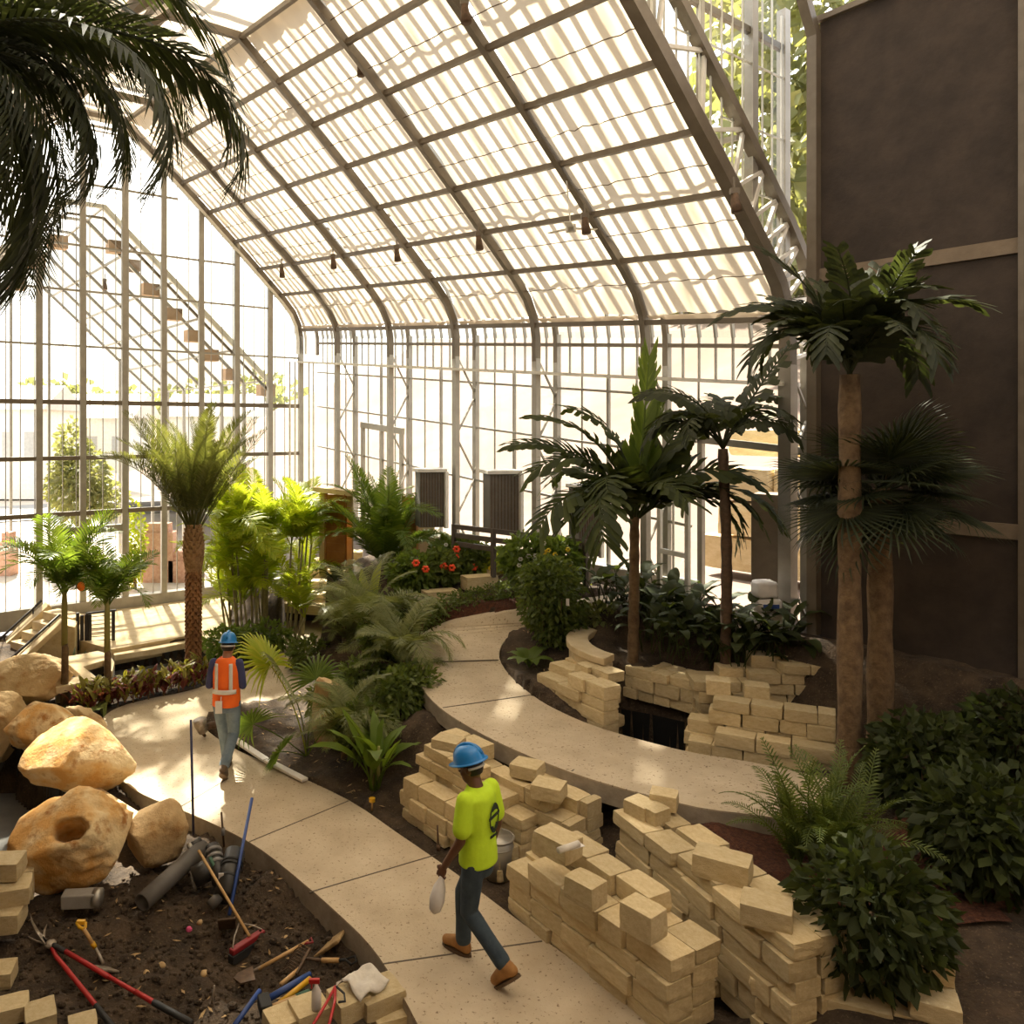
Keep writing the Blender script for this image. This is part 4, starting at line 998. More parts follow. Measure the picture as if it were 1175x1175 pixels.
mb = MB(); mb.tube([c_ + Vector((.05, .05, .08)), c_ + Vector((.2, .12, .1))], .05, 10); mb.build('ballast', M['rust'], t, True)
# ================================================================ PEOPLE
def remesh(o, vox, it=6, fac=.5):
    m = o.modifiers.new('fuse', 'REMESH'); m.mode = 'VOXEL'; m.voxel_size = vox; m.use_smooth_shade = True
    s_ = o.modifiers.new('soft', 'SMOOTH'); s_.iterations = it; s_.factor = fac
    return o
def person(base, fwd, label, j, mats, style):
    """j: joints in (right, forward, up) metres from base; every piece is modelled in that frame"""
    f = Vector((fwd[0], fwd[1], 0)).normalized(); r = Vector((f.y, -f.x, 0)); base = Vector(base)
    W = lambda q: base + r * q[0] + f * q[1] + Vector((0, 0, q[2]))
    up = Vector((0, 0, 1)); root = empty('person', base, label, 'person'); hk = style.get('hat', 1)
    V = {k: Vector(v) for k, v in j.items()}
    def limb(mb, ks, rad, n=4):
        pts = [V[k] if isinstance(k, str) else Vector(k) for k in ks]; P_ = []; R_ = []
        for i in range(len(pts) - 1):
            for t in range(n):
                u = t / n; P_.append(pts[i].lerp(pts[i + 1], u)); R_.append(rad[i] + (rad[i + 1] - rad[i]) * u)
        P_.append(pts[-1]); R_.append(rad[-1])
        mb.tube([W(p) for p in P_], R_, 14)
        for p, q in zip(pts, rad): mb.ball(W(p), q * .99, 14, 8)
    def tors(mb, secs):
        mb.loft([(W(c), a, b, r, f) for c, a, b in secs], 22)
    sh = (V['shl'] + V['shr']) / 2; hp = V['pelvis']; nk = V['neck']; hd = V['head']; hf = Vector(j['face']).normalized()   # face direction
    hr = Vector((hf.y, -hf.x, 0)).normalized(); hu = hr.cross(hf) * -1
    if hu.z < 0: hu = -hu
    Wd = lambda q: (r * q.x + f * q.y + up * q.z)
    HF, HR, HU = Wd(hf), Wd(hr), Wd(hu)
    H = lambda a, b, c: W(hd) + HR * a + HF * b + HU * c
    mrot = Matrix((HR, HF, HU)).transposed()
    # body: trunk, neck, head, arms, legs and hands in one skin
    mb = MB()
    tors(mb, [(hp + Vector((0, 0, -.1)), .13, .10), (hp, .135, .105), (hp.lerp(sh, .35), .12, .095), (hp.lerp(sh, .75), .13, .10), (sh + Vector((0, 0, .02)), .12, .08), (nk + Vector((0, 0, .0)), .06, .06)])
    limb(mb, [nk + Vector((0, -.01, -.04)), nk.lerp(hd, .55), hd + Vector((0, 0, -.03))], [.066, .056, .06])
    mb.ball(H(0, -.012, .03), (.077, .096, .115), 20, 14, mrot); mb.ball(H(0, .035, -.05), (.056, .062, .068), 16, 10, mrot)
    mb.ball(H(0, .052, -.09), (.032, .03, .026), 12, 8, mrot)
    mb.tube([H(0, .088, .03), H(0, .108, -.012), H(0, .096, -.022)], [.009, .015, .01], 8)
    for sx in (-1, 1):
        mb.ball(H(sx * .076, -.012, .0), (.012, .024, .034), 10, 8, mrot); mb.ball(H(sx * .032, .084, .036), (.022, .012, .009), 8, 6, mrot)
        mb.ball(H(sx * .04, .062, -.02), (.025, .022, .022), 8, 6, mrot)
    mb.ball(H(0, .089, -.05), (.022, .012, .006), 8, 6, mrot); mb.ball(H(0, .088, -.062), (.02, .012, .006), 8, 6, mrot)
    for s_ in 'lr':
        limb(mb, ['sh' + s_, 'el' + s_, 'wr' + s_], [.05, .04, .028])
        limb(mb, ['hi' + s_, 'kn' + s_, 'an' + s_], [.078, .055, .042])
    body = remesh(mb.build('body', mats['skin'], root, True), .009, 5)
    # hands: palm, four unequal curled fingers and a thumb, rooted inside the wrist
    for s_, sx in (('l', -1), ('r', 1)):
        w = V['wr' + s_]; d = (w - V['el' + s_]).normalized(); d = (d + Vector((0, 0, -.25)) * style.get('droop', 1)).normalized()
        fw = Vector((0, 1, 0)); fw = (fw - d * fw.dot(d)).normalized(); inn = d.cross(fw).normalized()
        if inn.x * sx > 0: inn = -inn
        mbh = MB(); T = lambda a, b, c: W(w + d * a + fw * b + inn * c)
        mbh.tube([T(-.03, 0, 0), T(.01, 0, 0)], [.026, .026], 10); q = Matrix((Wd(d), Wd(fw), Wd(inn))).transposed()
        mbh.ball(T(.05, 0, .0), (.05, .04, .018), 12, 8, q)
        for k, (b, ln) in enumerate(((.03, .075), (.01, .085), (-.01, .078), (-.029, .06))):
            cu = style['curl']
            mbh.tube([T(.075, b, 0), T(.095 + ln * .25, b, .006 + cu * .012), T(.095 + ln * (.6 - .25 * cu), b, .012 + cu * .04), T(.095 + ln * (.9 - .75 * cu), b, .016 + cu * .058)], [.010, .0098, .009, .0075], 8)
        mbh.tube([T(.025, .028, .004), T(.055, .052, .015), T(.085, .05, .032)], [.013, .011, .009], 8)
        remesh(mbh.build('hand', mats['skin'], root, True), .0045, 3)
    # face details and hair
    for sx in (-1, 1):
        mb = MB(); mb.ball(H(sx * .032, .083, .018), .011, 8, 6); e = mb.build('eye', M['eye'], root, True); mb = MB(); mb.ball(H(sx * .032, .092, .018), .0055, 8, 6); mb.build('iris', M['hair'], e, True)
    mb = MB(); mb.ball(H(0, -.022, .03), (.082, .094, .11), 18, 12, mrot)
    mb.v = [v for v in mb.v]; keep = []
    for v in mb.v:
        q = Vector(v) - W(hd); a, b, c = q.dot(HR), q.dot(HF), q.dot(HU)
        keep.append(c > -.055 and b < .05)
    mb.f = [t for t in mb.f if all(keep[i] for i in t)]; mb.build('hair', M['hair'], root, True)
    # hard hat with brim, ridge and peak
    hat = None; mb = MB(); prof = [(.0, .155), (.045, .152), (.08, .135), (.105, .105), (.118, .065), (.122, .035), (.124, .03), (.142, .026), (.143, .02), (.12, .022)]
    seg = 28; vs = []
    for rad, z in prof:
        for k in range(seg):
            a = 2 * PI * k / seg; pk = 1 + (.22 * max(0, math.sin(a)) ** 3 if rad > .13 else 0); rb = 1.0 + .05 * max(0, math.cos(a * 1)) ** 40
            vs.append(H(math.cos(a) * rad * .93 * hk, -.01 + math.sin(a) * rad * 1.1 * pk * hk, z + .03))
    fs = []
    for i in range(len(prof) - 1):
        for k in range(seg): fs.append((i * seg + k, (i + 1) * seg + k, (i + 1) * seg + (k + 1) % seg, i * seg + (k + 1) % seg))
    mb.add(vs, fs); hat = mb.build('hard_hat', M['helmet'], root, True)
    mb = MB(); mb.tube([H(0, (.12 * math.cos(t) * 1.08 - .01) * hk, .036 + .03 + .125 * math.sin(t) * .98) for t in [PI * k / 12 for k in range(1, 12)]], .016, 8); mb.build('crown_ridge', M['helmet'], hat, True)
    mb = MB(); mb.tube([H(math.cos(a) * .086, -.012 + math.sin(a) * .103, .012) for a in [PI * (1.05 + k * .9 / 12) for k in range(13)]], .011, 6); mb.build('head_band', mats['band'], hat, True)
    # trousers and boots
    mb = MB(); tors(mb, [(hp + Vector((0, 0, -.14)), .14, .112), (hp + Vector((0, 0, -.05)), .158, .122), (hp + Vector((0, 0, .04)), .15, .118), (hp + Vector((0, 0, .1)), .14, .108)])
    for s_ in 'lr':
        k, a = V['kn' + s_], V['an' + s_]; limb(mb, ['hi' + s_, k, k.lerp(a, .55), a + (k - a).normalized() * .03], [.094, .072, .064, .066])
    o = remesh(mb.build('trousers', mats['pants'], root, True), .011, 4)
    for s_, sx in (('l', -1), ('r', 1)):
        a, t = V['an' + s_], V['toe' + s_]; d = (t - a); mbb = MB()
        dirf = Vector((d.x, d.y, d.z)); heel = V['heel' + s_]
        limb(mbb, [a + (V['kn' + s_] - a).normalized() * .07, a, heel.lerp(a, .45)], [.055, .054, .05]); limb(mbb, [heel, heel.lerp(t, .45) + (a - heel).normalized() * .025, t], [.043, .05, .04])
        bo = remesh(mbb.build('boot', mats['boot'], root, True), .008, 3)
        n_ = (a - heel); dirn = (t - heel).normalized(); n_ = (n_ - dirn * n_.dot(dirn)).normalized(); sd = dirn.cross(n_)
        mb = MB(); pts = []
        for k in range(16):
            an = 2 * PI * k / 16; pts.append(heel.lerp(t, .5) + dirn * math.cos(an) * ((t - heel).length / 2 + .045) + sd * math.sin(an) * .047 - n_ * .036)
        vs = [W(p) for p in pts] + [W(p - n_ * .022) for p in pts]; mb.add(vs, [tuple(range(16)), tuple(range(31, 15, -1))] + [(k, k + 16, (k + 1) % 16 + 16, (k + 1) % 16) for k in range(16)]); mb.build('sole', M['sole'], bo)
    return root, W, V, limb, tors, (r, f), H
# man in the lime shirt: striding up the path to the left
J2 = dict(pelvis=(0, .0, .93), shl=(-.165, .02, 1.40), shr=(.165, -.02, 1.40), neck=(0, .02, 1.45), head=(0.0, .07, 1.585), face=(-.10, 1, -.34),
 ell=(-.23, .02, 1.11), wrl=(-.24, .16, .88), elr=(.22, -.05, 1.11), wrr=(.22, .02, .87),
 hir=(.09, .01, .90), knr=(.10, .20, .51), anr=(.1, .20, .10), heelr=(.1, .17, .06), toer=(.11, .37, .055),
 hil=(-.09, -.01, .90), knl=(-.09, .03, .50), anl=(-.08, -.28, .20), heell=(-.08, -.35, .185), toel=(-.08, -.2, .055))
r2 = person((.66, 6.37, 0), (-.8, .6), 'man in a lime green T-shirt and blue hard hat walking with a white bag', J2, dict(skin=M['skin'], pants=M['denim'], boot=M['boot'], band=M['reflect']), dict(curl=.75))
root, W, V, limb, tors, (rr_, ff_), H_ = r2
mb = MB(); hp = V['pelvis']; sh = (V['shl'] + V['shr']) / 2
tors(mb, [(hp + Vector((0, 0, -.06)), .185, .145), (hp + Vector((0, 0, .03)), .18, .14), (hp.lerp(sh, .4), .16, .125), (hp.lerp(sh, .75), .175, .13), (sh + Vector((0, 0, .0)), .175, .115), (sh + Vector((0, 0, .045)), .125, .09), (V['neck'] + Vector((0, .01, .015)), .072, .07)])
for s_ in 'lr':
    a, b = V['sh' + s_], V['el' + s_]; limb(mb, [a + Vector((0, 0, .0)), a.lerp(b, .35), a.lerp(b, .72)], [.07, .073, .075])
remesh(mb.build('shirt', M['lime'], root, True), .011, 5)
# round-cornered crest on the back of the shirt: pointed oval outline, helmeted head, band and lettering bar
def crest(pts2, name, th=.006):
    """pts2: list of (x right, z up) rings on the back"""
    mb = MB()
    for ring in pts2:
        q = []
        for x, z in ring:
            yb = -.128 + .35 * (x - .015) ** 2 + .018 * (1.27 - z) * 2; q.append(W((x, yb - .012, z)))
        mb.add(q, [tuple(range(len(q)))])
    o = mb.build(name, M['ink'], root); s_ = o.modifiers.new('solid', 'SOLIDIFY'); s_.thickness = th; s_.offset = 0; return o
cxx, czz = .015, 1.245
def oval(a, b, k): return (cxx + a * math.sin(k) * (1 - .28 * abs(math.cos(k)) ** 3), czz + b * math.cos(k))
rings = []
for i in range(32):
    k0, k1 = 2 * PI * i / 32, 2 * PI * (i + 1) / 32; rings.append([oval(.068, .118, k0), oval(.068, .118, k1), oval(.058, .104, k1), oval(.058, .104, k0)])
for i in range(10):
    k0, k1 = -.95 + 1.9 * i / 10, -.95 + 1.9 * (i + 1) / 10; rings.append([oval(.058, .104, k0), oval(.058, .104, k1), (cxx + .035 * math.sin(k1), czz + .045 + .02 * math.cos(k1)), (cxx + .035 * math.sin(k0), czz + .045 + .02 * math.cos(k0))])
rings += [[(cxx - .075, czz - .005), (cxx + .075, czz + .012), (cxx + .075, czz + .034), (cxx - .075, czz + .017)], [(cxx - .045, czz - .055), (cxx - .02, czz - .06), (cxx, czz - .095), (cxx - .012, czz - .1)], [(cxx + .045, czz - .05), (cxx + .02, czz - .06), (cxx, czz - .095), (cxx + .012, czz - .098)]]
rings += [[(cxx - .05 + i * .022, czz - .15), (cxx - .036 + i * .022, czz - .15), (cxx - .036 + i * .022, czz - .13), (cxx - .05 + i * .022, czz - .13)] for i in range(5)]
crest(rings, 'printed_crest')
# white bag held in his left hand
hw = W(V['wrl'] + Vector((.0, .03, -.11))); t = empty('plastic_bag', hw + Vector((0, 0, -.1)), 'crumpled white plastic bag held in the lime shirted man\'s hand', 'bag')
mb = MB(); d = Vector((-.06, -.05, -.24)); mb.tube([hw + Vector((0, 0, .03)), hw, hw + d * .25, hw + d * .6, hw + d * .9, hw + d], [.012, .022, .05, .06, .045, .015], 12); bg = mb.build('bag', M['plastic'], t, True)
# man in the orange vest: walking away
J1 = dict(pelvis=(0, 0, .90), shl=(-.16, .0, 1.36), shr=(.16, .0, 1.36), neck=(0, .01, 1.41), head=(.01, .05, 1.545), face=(-.05, 1, -.22),
 ell=(-.215, -.01, 1.08), wrl=(-.14, .22, 1.06), elr=(.205, .0, 1.08), wrr=(.12, .23, 1.08),
 hil=(-.09, 0, .87), knl=(-.07, .1, .48), anl=(-.03, .14, .09), heell=(-.03, .1, .055), toel=(-.04, .29, .05),
 hir=(.09, 0, .87), knr=(.08, .05, .47), anr=(.04, -.27, .17), heelr=(.04, -.33, .16), toer=(.04, -.19, .05))
r1 = person((-2.1, 10.05, 0), (.06, 1), 'man in an orange safety vest and blue hard hat walking away up the path', J1, dict(skin=M['skin2'], pants=M['denim_pale'], boot=M['boot_brown'], band=M['reflect']), dict(curl=.6, droop=0, hat=.9))
root, W, V, limb, tors, (rr_, ff_), H_ = r1
hp = V['pelvis']; sh = (V['shl'] + V['shr']) / 2
mb = MB(); tors(mb, [(hp + Vector((0, 0, .06)), .13, .105), (hp.lerp(sh, .4), .135, .108), (hp.lerp(sh, .78), .15, .112), (sh, .15, .1), (sh + Vector((0, 0, .04)), .11, .08), (V['neck'] + Vector((0, 0, .015)), .065, .062)])
for s_ in 'lr':
    a, b, c = V['sh' + s_], V['el' + s_], V['wr' + s_]; limb(mb, [a, a.lerp(b, .5), b, b.lerp(c, .55)], [.056, .056, .05, .044])
remesh(mb.build('shirt', M['navy'], root, True), .011, 5)
mb = MB(); secs = [(hp + Vector((0, 0, -.07)), .18, .145), (hp + Vector((0, 0, .05)), .175, .14), (hp.lerp(sh, .4), .168, .138), (hp.lerp(sh, .75), .172, .138), (sh + Vector((0, 0, -.04)), .158, .13), (sh + Vector((0, 0, .03)), .135, .112), (sh + Vector((0, 0, .07)), .085, .09)]
tors(mb, secs); vest = remesh(mb.build('safety_vest', M['orange'], root, True), .012, 3)
def vb(x, z):    # back of the vest
    t = max(0, min(1, (z - .84) / .56)); return -.150 + .01 * t + (abs(x) / .17) ** 2.6 * .075
mb = MB()
def tape(pts, wd, dirx):
    vs = []
    for x, z in pts:
        dx, dz = (wd / 2, 0) if dirx else (0, wd / 2)
        vs += [W((x - dx, vb(x - dx, z) - .008, z - dz)), W((x + dx, vb(x + dx, z) - .008, z + dz))]
    mb.add(vs, [(2 * i, 2 * i + 1, 2 * i + 3, 2 * i + 2) for i in range(len(pts) - 1)])
tape([(-.09, 1.06 + .036 * i) for i in range(10)], .042, True); tape([(.09, 1.06 + .036 * i) for i in range(10)], .042, True); tape([(-.15 + .025 * i, 1.035) for i in range(13)], .055, False)
o = mb.build('reflective_tape', M['reflect'], vest, True); q = o.modifiers.new('solid', 'SOLIDIFY'); q.thickness = .006; q.offset = 0
mb = MB(); c = W((-.05, -.172, .86)); mb.box(c, (.085, .03, .15), .05); mb.tube([c + Vector((.025, 0, .07)), c + Vector((.03, 0, .13))], .007, 6); o = bevel(mb.build('radio', M['plastic']), .01); tag(o, 'white pouch hanging at the back of the orange vest', 'pouch')
# ================================================================ PLANTS
def rachis(Ln, e0, droop, n=14, pw=1.5):
    pts = [Vector((0, 0, 0))]; p = Vector((0, 0, 0))
    for i in range(n):
        t = (i + .5) / n; a = e0 - droop * t ** pw; p = p + Vector((math.cos(a), 0, math.sin(a))) * (Ln / n); pts.append(p.copy())
    return pts
def frond_mesh(Ln, e0, droop, nl=34, ll=.4, wd=.03, start=.18, vee=.25, hang=.4, blunt=False, seed=0, stem_r=.012, m=None, pw=1.5, jit=.12, sweep=.9):
    rr = random.Random(seed); R_ = rachis(Ln, e0, droop, pw=pw); n = len(R_) - 1; mb = MB()
    mb.tube(R_, [stem_r * (1 - .75 * i / n) for i in range(n + 1)], 5)
    for i in range(nl):
        t = start + (1 - start) * (i + .3) / nl; k = min(int(t * n), n - 1); u = t * n - k; p = R_[k].lerp(R_[k + 1], u); d = (R_[k + 1] - R_[k]).normalized(); up = Vector((-d.z, 0, d.x))
        sc = (math.sin(PI * min(1, .18 + .82 * (t - start) / (1 - start))) ** .55) if not blunt else (.75 + .35 * math.sin(PI * t)) * (1 - .35 * t)
        sc = max(.25, sc)
        for s_ in (-1, 1):
            if blunt and rr.random() < .08: continue
            l = ll * sc * rr.uniform(1 - jit, 1 + jit); fwd = sweep * (.55 + .7 * t); dr = (d * fwd + Vector((0, s_, 0)) + up * vee * rr.uniform(.6, 1.3)).normalized()
            w = wd * (.8 + .4 * sc) * rr.uniform(.8, 1.2); wv = d * w / 2
            a = p; b = p + dr * l * .5 + Vector((0, 0, -hang * l * .12)); c = p + dr * l * .95 + Vector((0, 0, -hang * l * .42)) + Vector((rr.uniform(-.04, .04), 0, rr.uniform(-.04, .04))) * l
            if blunt:
                e = d * w * rr.uniform(.5, .8); mb.add([a - wv * .5, a + wv * .5, b + wv * 1.1, b - wv * .9, c + e, c - e * .7, c - d * w * .1 + (c - b) * .18], [(0, 1, 2, 3), (3, 2, 4, 6, 5)])
            else: mb.add([a - wv * .4, a + wv * .4, b + wv, b - wv, c], [(0, 1, 2, 3), (3, 2, 4)])
    o = mb.build('frond', m); me = o.data; bpy.data.objects.remove(o); return me
def fan_mesh(stalk, rad, n=26, arc=300, fold=.25, droop=.25, m=None, seed=0, wd=1.0, split=.45, e0=R(60)):
    """fan leaf on its stalk growing along +X/+Z"""
    rr = random.Random(seed); mb = MB(); st_ = rachis(stalk, e0, R(30), 8); mb.tube(st_, .010, 5); c = st_[-1]; d = (st_[-1] - st_[-2]).normalized(); up = Vector((-d.z, 0, d.x)); y = Vector((0, 1, 0))
    # the blade plane: d and y
    prev = None
    for i in range(n):
        a = R(-arc / 2 + arc * (i + .5) / n); da = R(arc / n) * .5
        dirf = lambda an: (d * math.cos(an) + y * math.sin(an)); l = rad * rr.uniform(.9, 1.05) * (1 - .2 * abs(a) / PI)
        m0 = c + dirf(a) * l * split + up * .02 * rad; l0 = c + dirf(a - da * wd) * l * split - up * fold * .06 * rad; r0 = c + dirf(a + da * wd) * l * split - up * fold * .06 * rad
        tip = c + dirf(a) * l + Vector((0, 0, -droop * l * .5)); q = c + dirf(a) * l * .75 + Vector((0, 0, -droop * l * .16)); wv = (r0 - l0) * .32
        mb.add([c, l0, m0, r0, q - wv, q + wv, tip], [(0, 1, 2), (0, 2, 3), (1, 4, 2), (2, 4, 5), (2, 5, 3), (4, 6, 5)])
    o = mb.build('fan_leaf', m); me = o.data; bpy.data.objects.remove(o); return me
def blade_mesh(stalk, Ln, wd, e0, droop, m, seed=0, fold=.2, pw=1.2, n=10):
    """broad leaf with a channelled midrib on a stalk"""
    mb = MB(); R_ = rachis(stalk + Ln, e0, droop, 16, pw); mb.tube(R_, [.012 * (1 - .7 * i / 16) for i in range(17)], 5)
    tot = stalk + Ln; vs = []; fs = []
    for i in range(n + 1):
        t = (stalk + Ln * i / n) / tot; k = min(int(t * 16), 15); p = R_[k].lerp(R_[k + 1], t * 16 - k); d = (R_[k + 1] - R_[k]).normalized(); up = Vector((-d.z, 0, d.x))
        w = wd / 2 * math.sin(PI * (.04 + .96 * (i / n)) ** .75) ** .8 if i < n else 0
        ww = .03 * wd * math.sin(i * 2.1 + seed)
        vs += [p + Vector((0, w, 0)) + up * (fold * w + ww), p + up * .004, p - Vector((0, w, 0)) + up * (fold * w - ww)]
    for i in range(n):
        a = 3 * i; fs += [(a, a + 1, a + 4, a + 3), (a + 1, a + 2, a + 5, a + 4)]
    mb.add(vs, fs); o = mb.build('leaf', m, smooth=True); me = o.data; bpy.data.objects.remove(o); return me
def place(me, name, parent, loc, az, tilt=0, sc=1, roll=0):
    o = bpy.data.objects.new(name, me); COL.objects.link(o); o.parent = parent; o.location = loc
    o.rotation_euler = Euler((roll, -tilt, az), 'XYZ'); o.scale = (sc, sc, sc); return o
def crown(root, c, meshes, n, tilts, seed, sc=(.85, 1.1), az0=0, name='frond', azs=None):
    rr = random.Random(seed)
    for i in range(n):
        az = (azs[i % len(azs)] + rr.uniform(-.15, .15)) if azs else az0 + i * 2.39996
        t = tilts[0] + (tilts[1] - tilts[0]) * (i / max(1, n - 1))
        place(meshes[i % len(meshes)], name, root, c, az, t + rr.uniform(-.1, .1), rr.uniform(*sc), rr.uniform(-.35, .35))
def trunk(root, pts, rad, m, name='trunk', rings=0, seg=10):
    mb = MB()
    if rings:
        L_ = smooth_line(pts, rings); r_ = []
        for i in range(len(L_)): r_.append((rad[0] + (rad[1] - rad[0]) * i / len(L_)) * (1.08 if i % 2 else .93))
        mb.tube([p + root.location for p in L_], r_, seg)
    else: mb.tube([Vector(p) + root.location for p in pts], rad, seg)
    return mb.build(name, m, root, True)
def leafcloud(name, ells, n, size, m, parent, seed, asp=.5, loc=None, droopy=.3):
    rr = random.Random(seed); mb = MB(); vol = [e[1][0] * e[1][1] * e[1][2] for e in ells]; tot = sum(vol)
    for e, v in zip(ells, vol):
        for _ in range(int(n * v / tot) + 1):
            d = Vector((rr.gauss(0, 1), rr.gauss(0, 1), rr.gauss(0, 1))).normalized(); k = rr.random() ** .4
            p = Vector(e[0]) + Vector((d.x * e[1][0], d.y * e[1][1], d.z * e[1][2])) * k
            o = (d + Vector((rr.uniform(-1, 1), rr.uniform(-1, 1), rr.uniform(-1, 1) - droopy)) * .9).normalized(); s = o.orthogonal(); s.rotate(Matrix.Rotation(rr.uniform(0, 6.28), 3, o)); nn = o.cross(s)
            l = size * rr.uniform(.6, 1.3); w = l * asp / 2
            mb.add([p, p + o * l * .5 + s * w + nn * w * .25, p + o * l - Vector((0, 0, l * .12)), p + o * l * .5 - s * w + nn * w * .25], [(0, 1, 2), (0, 2, 3)])
    return mb.build(name, m, parent, loc=loc)
def plant(name, loc, label, cat='plant', group=None): return empty(name, loc, label, cat, group)

# --- date palm beyond the hedge
b0 = P(222, 764, .0); t = plant('date_palm', b0, 'date palm with a patterned brown trunk and upright grey-green crown by the terrace', 'palm')
hz = D(220, 612, b0.y).z
mb = MB(); n = 26; H_t = hz; 
for i in range(n):
    z = H_t * .72 * i / n
    for k in range(9):
        a = 2 * PI * (k + .5 * (i % 2)) / 9; c = b0 + Vector((math.cos(a) * .115, math.sin(a) * .115, z + .05)); mb.box(c, (.05, .07, .1), a, Euler((0, -.35, a)))
mb.tube([b0, b0 + Vector((0, 0, H_t * .75))], .115, 12); mb.build('trunk', M['date_trunk'], t)
mb = MB()
for i in range(12):
    z = H_t * (.7 + .03 * i)
    for k in range(10):
        a = 2 * PI * (k + .5 * (i % 2)) / 10; rad = .115 + .045 * math.sin(i / 11 * PI); c = b0 + Vector((math.cos(a) * rad, math.sin(a) * rad, z)); mb.box(c, (.025, .06, .2), a, Euler((0, .3, a)))
mb.build('leaf_base', M['skirt'], t)
fm = [frond_mesh(2.6, R(86), R(d), 58, .34, .024, .26, .5, .2, seed=i, m=L['date'], stem_r=.014, pw=2.2) for i, d in enumerate((20, 42, 62))]
crown(t, (0, 0, hz - .1), fm, 46, (R(2), R(-24)), 3, (.75, 1.03))
# --- two small palms by the stair
for (px, py, top, sd, lab, azs, k) in ((74, 808, 690, 5, 'small green palm with a slim trunk nearest the stone stair', None, 1.0), (123, 808, 703, 9, 'slightly smaller palm with a slim trunk between the stair palm and the date palm', None, .82)):
    b0 = P(px, py, -.02); t = plant('small_palm', b0, lab, 'palm'); hz = D(px, top, b0.y).z
    trunk(t, [(0, 0, 0), (.01, 0, hz * .55), (0, 0, hz * .6)], [.062, .052, .046], M['trunk']); trunk(t, [(0, 0, hz * .58), (0, 0, hz), (0, 0, hz + .25)], [.048, .045, .03], M['trunk_green'], 'crownshaft')
    fm = [frond_mesh(1.45 * k, R(82), R(d), 30, .42 * k, .032, .16, .45, .5, seed=i + sd, m=L['palm'], pw=1.3) for i, d in enumerate((45, 100, 145))]
    crown(t, (0, 0, hz + .08), fm, 19, (R(6), R(-14)), sd, (.85, 1.1), sd)
    if k == 1.0:
        mb = MB(); c = D(93, 673, b0.y - .35); mb.ball(c, (.06, .06, .07), 9, 7); mb.build('blossom', M['flower_o'], t, True)
# --- areca clump
b0 = P(306, 728, .1); t = plant('areca_clump', b0, 'tall sunlit lime green clump of cane palms behind the orange vest', 'palm')
rr = random.Random(4); fm = [frond_mesh(1.5, R(80), R(d), 30, .5, .045, .16, .35, .6, seed=i, m=L['lime'], pw=1.4) for i, d in enumerate((40, 80, 120))]
for i in range(24):
    x, y = rr.uniform(-.8, .8), rr.uniform(-.4, .45); hz = (rr.uniform(1.3, 2.45) if i < 12 else rr.uniform(.4, 1.4)) * (1 - .12 * abs(x)); lean = (x * .25, rr.uniform(-.1, .1))
    trunk(t, [(x, y, -.1), (x + lean[0] * .5, y, hz * .5), (x + lean[0], y + lean[1], hz)], [.028, .024, .02], M['cane'], 'cane', seg=6)
    crown(t, (x + lean[0], y + lean[1], hz), fm, 6 if i < 12 else 4, (R(6), R(-22)), i, (.6, 1.05), i * 1.7)
# dark undergrowth at its foot
for (px, py, e, lab) in ((262, 752, (.5, .35, .35), 'low green clump with an orange blossom left of the cane palms'), (305, 745, (.55, .3, .3), 'dark green ground cover at the foot of the cane palms')):
    p = P(px, py, .05); t = plant('ground_cover', p, lab); leafcloud('foliage', [(p + Vector((0, 0, .22)), e)], 600, .16, L['mid'], t, int(px), .3)
# --- central upright palm
b0 = G(443, 690); t = plant('feather_palm', b0, 'tall bright feather palm in the middle, its upright fronds before the wooden panels', 'palm')
fm = [frond_mesh(2.15, R(86), R(d), 52, .40, .03, .2, .3, .5, seed=i, m=L['palm'], stem_r=.02, pw=2.0) for i, d in enumerate((22, 80, 120))]
hz = D(443, 640, b0.y).z - b0.z; trunk(t, [(0, 0, -.2), (0, 0, max(.3, hz - .2))], [.14, .1], M['skirt'])
crown(t, (0, 0, max(.2, hz - .3)), fm, 34, (R(5), R(-32)), 11, (.85, 1.15))
# arching fern palm left of it
b0 = G(385, 712); t = plant('cycad', b0, 'arching dark cycad above the stone steps, left of the tall feather palm', 'palm'); fm = [frond_mesh(.95, R(70), R(150), 34, .17, .02, .12, .2, .5, seed=i, m=L['dark']) for i in range(2)]
crown(t, (0, 0, .75), fm, 10, (R(5), R(-20)), 21); trunk(t, [(0, 0, -.1), (0, 0, .78)], [.1, .09], M['trunk'])
# --- silvery palms in the middle
for (px, py, sd, k, lab, hh) in ((425, 775, 31, 1.15, 'silvery feather palm arching over the middle bed, the biggest of the silvery palms', .75), (395, 750, 36, .8, 'smaller silvery palm at the back left of the middle bed', .5), (462, 790, 41, .85, 'silvery palm leaning to the curved path edge', .4), (395, 870, 43, .8, 'low drooping silvery palm at the front of the middle bed', .3)):
    b0 = G(px, py); t = plant('silver_palm', b0, lab, 'palm'); fm = [frond_mesh(1.3 * k, R(80), R(d), 46, .36 * k, .017, .14, .2, .7, seed=i + sd, m=L['silver'], pw=1.4) for i, d in enumerate((75, 125, 160))]
    trunk(t, [(0, 0, -.1), (0, 0, hh)], [.06 * k, .045 * k], M['trunk']); crown(t, (0, 0, hh), fm, 17, (R(8), R(-24)), sd, (.8, 1.1)); crown(t, (.06, 0, hh * .45), fm, 11, (R(2), R(-30)), sd + 1, (.6, .95), 1)
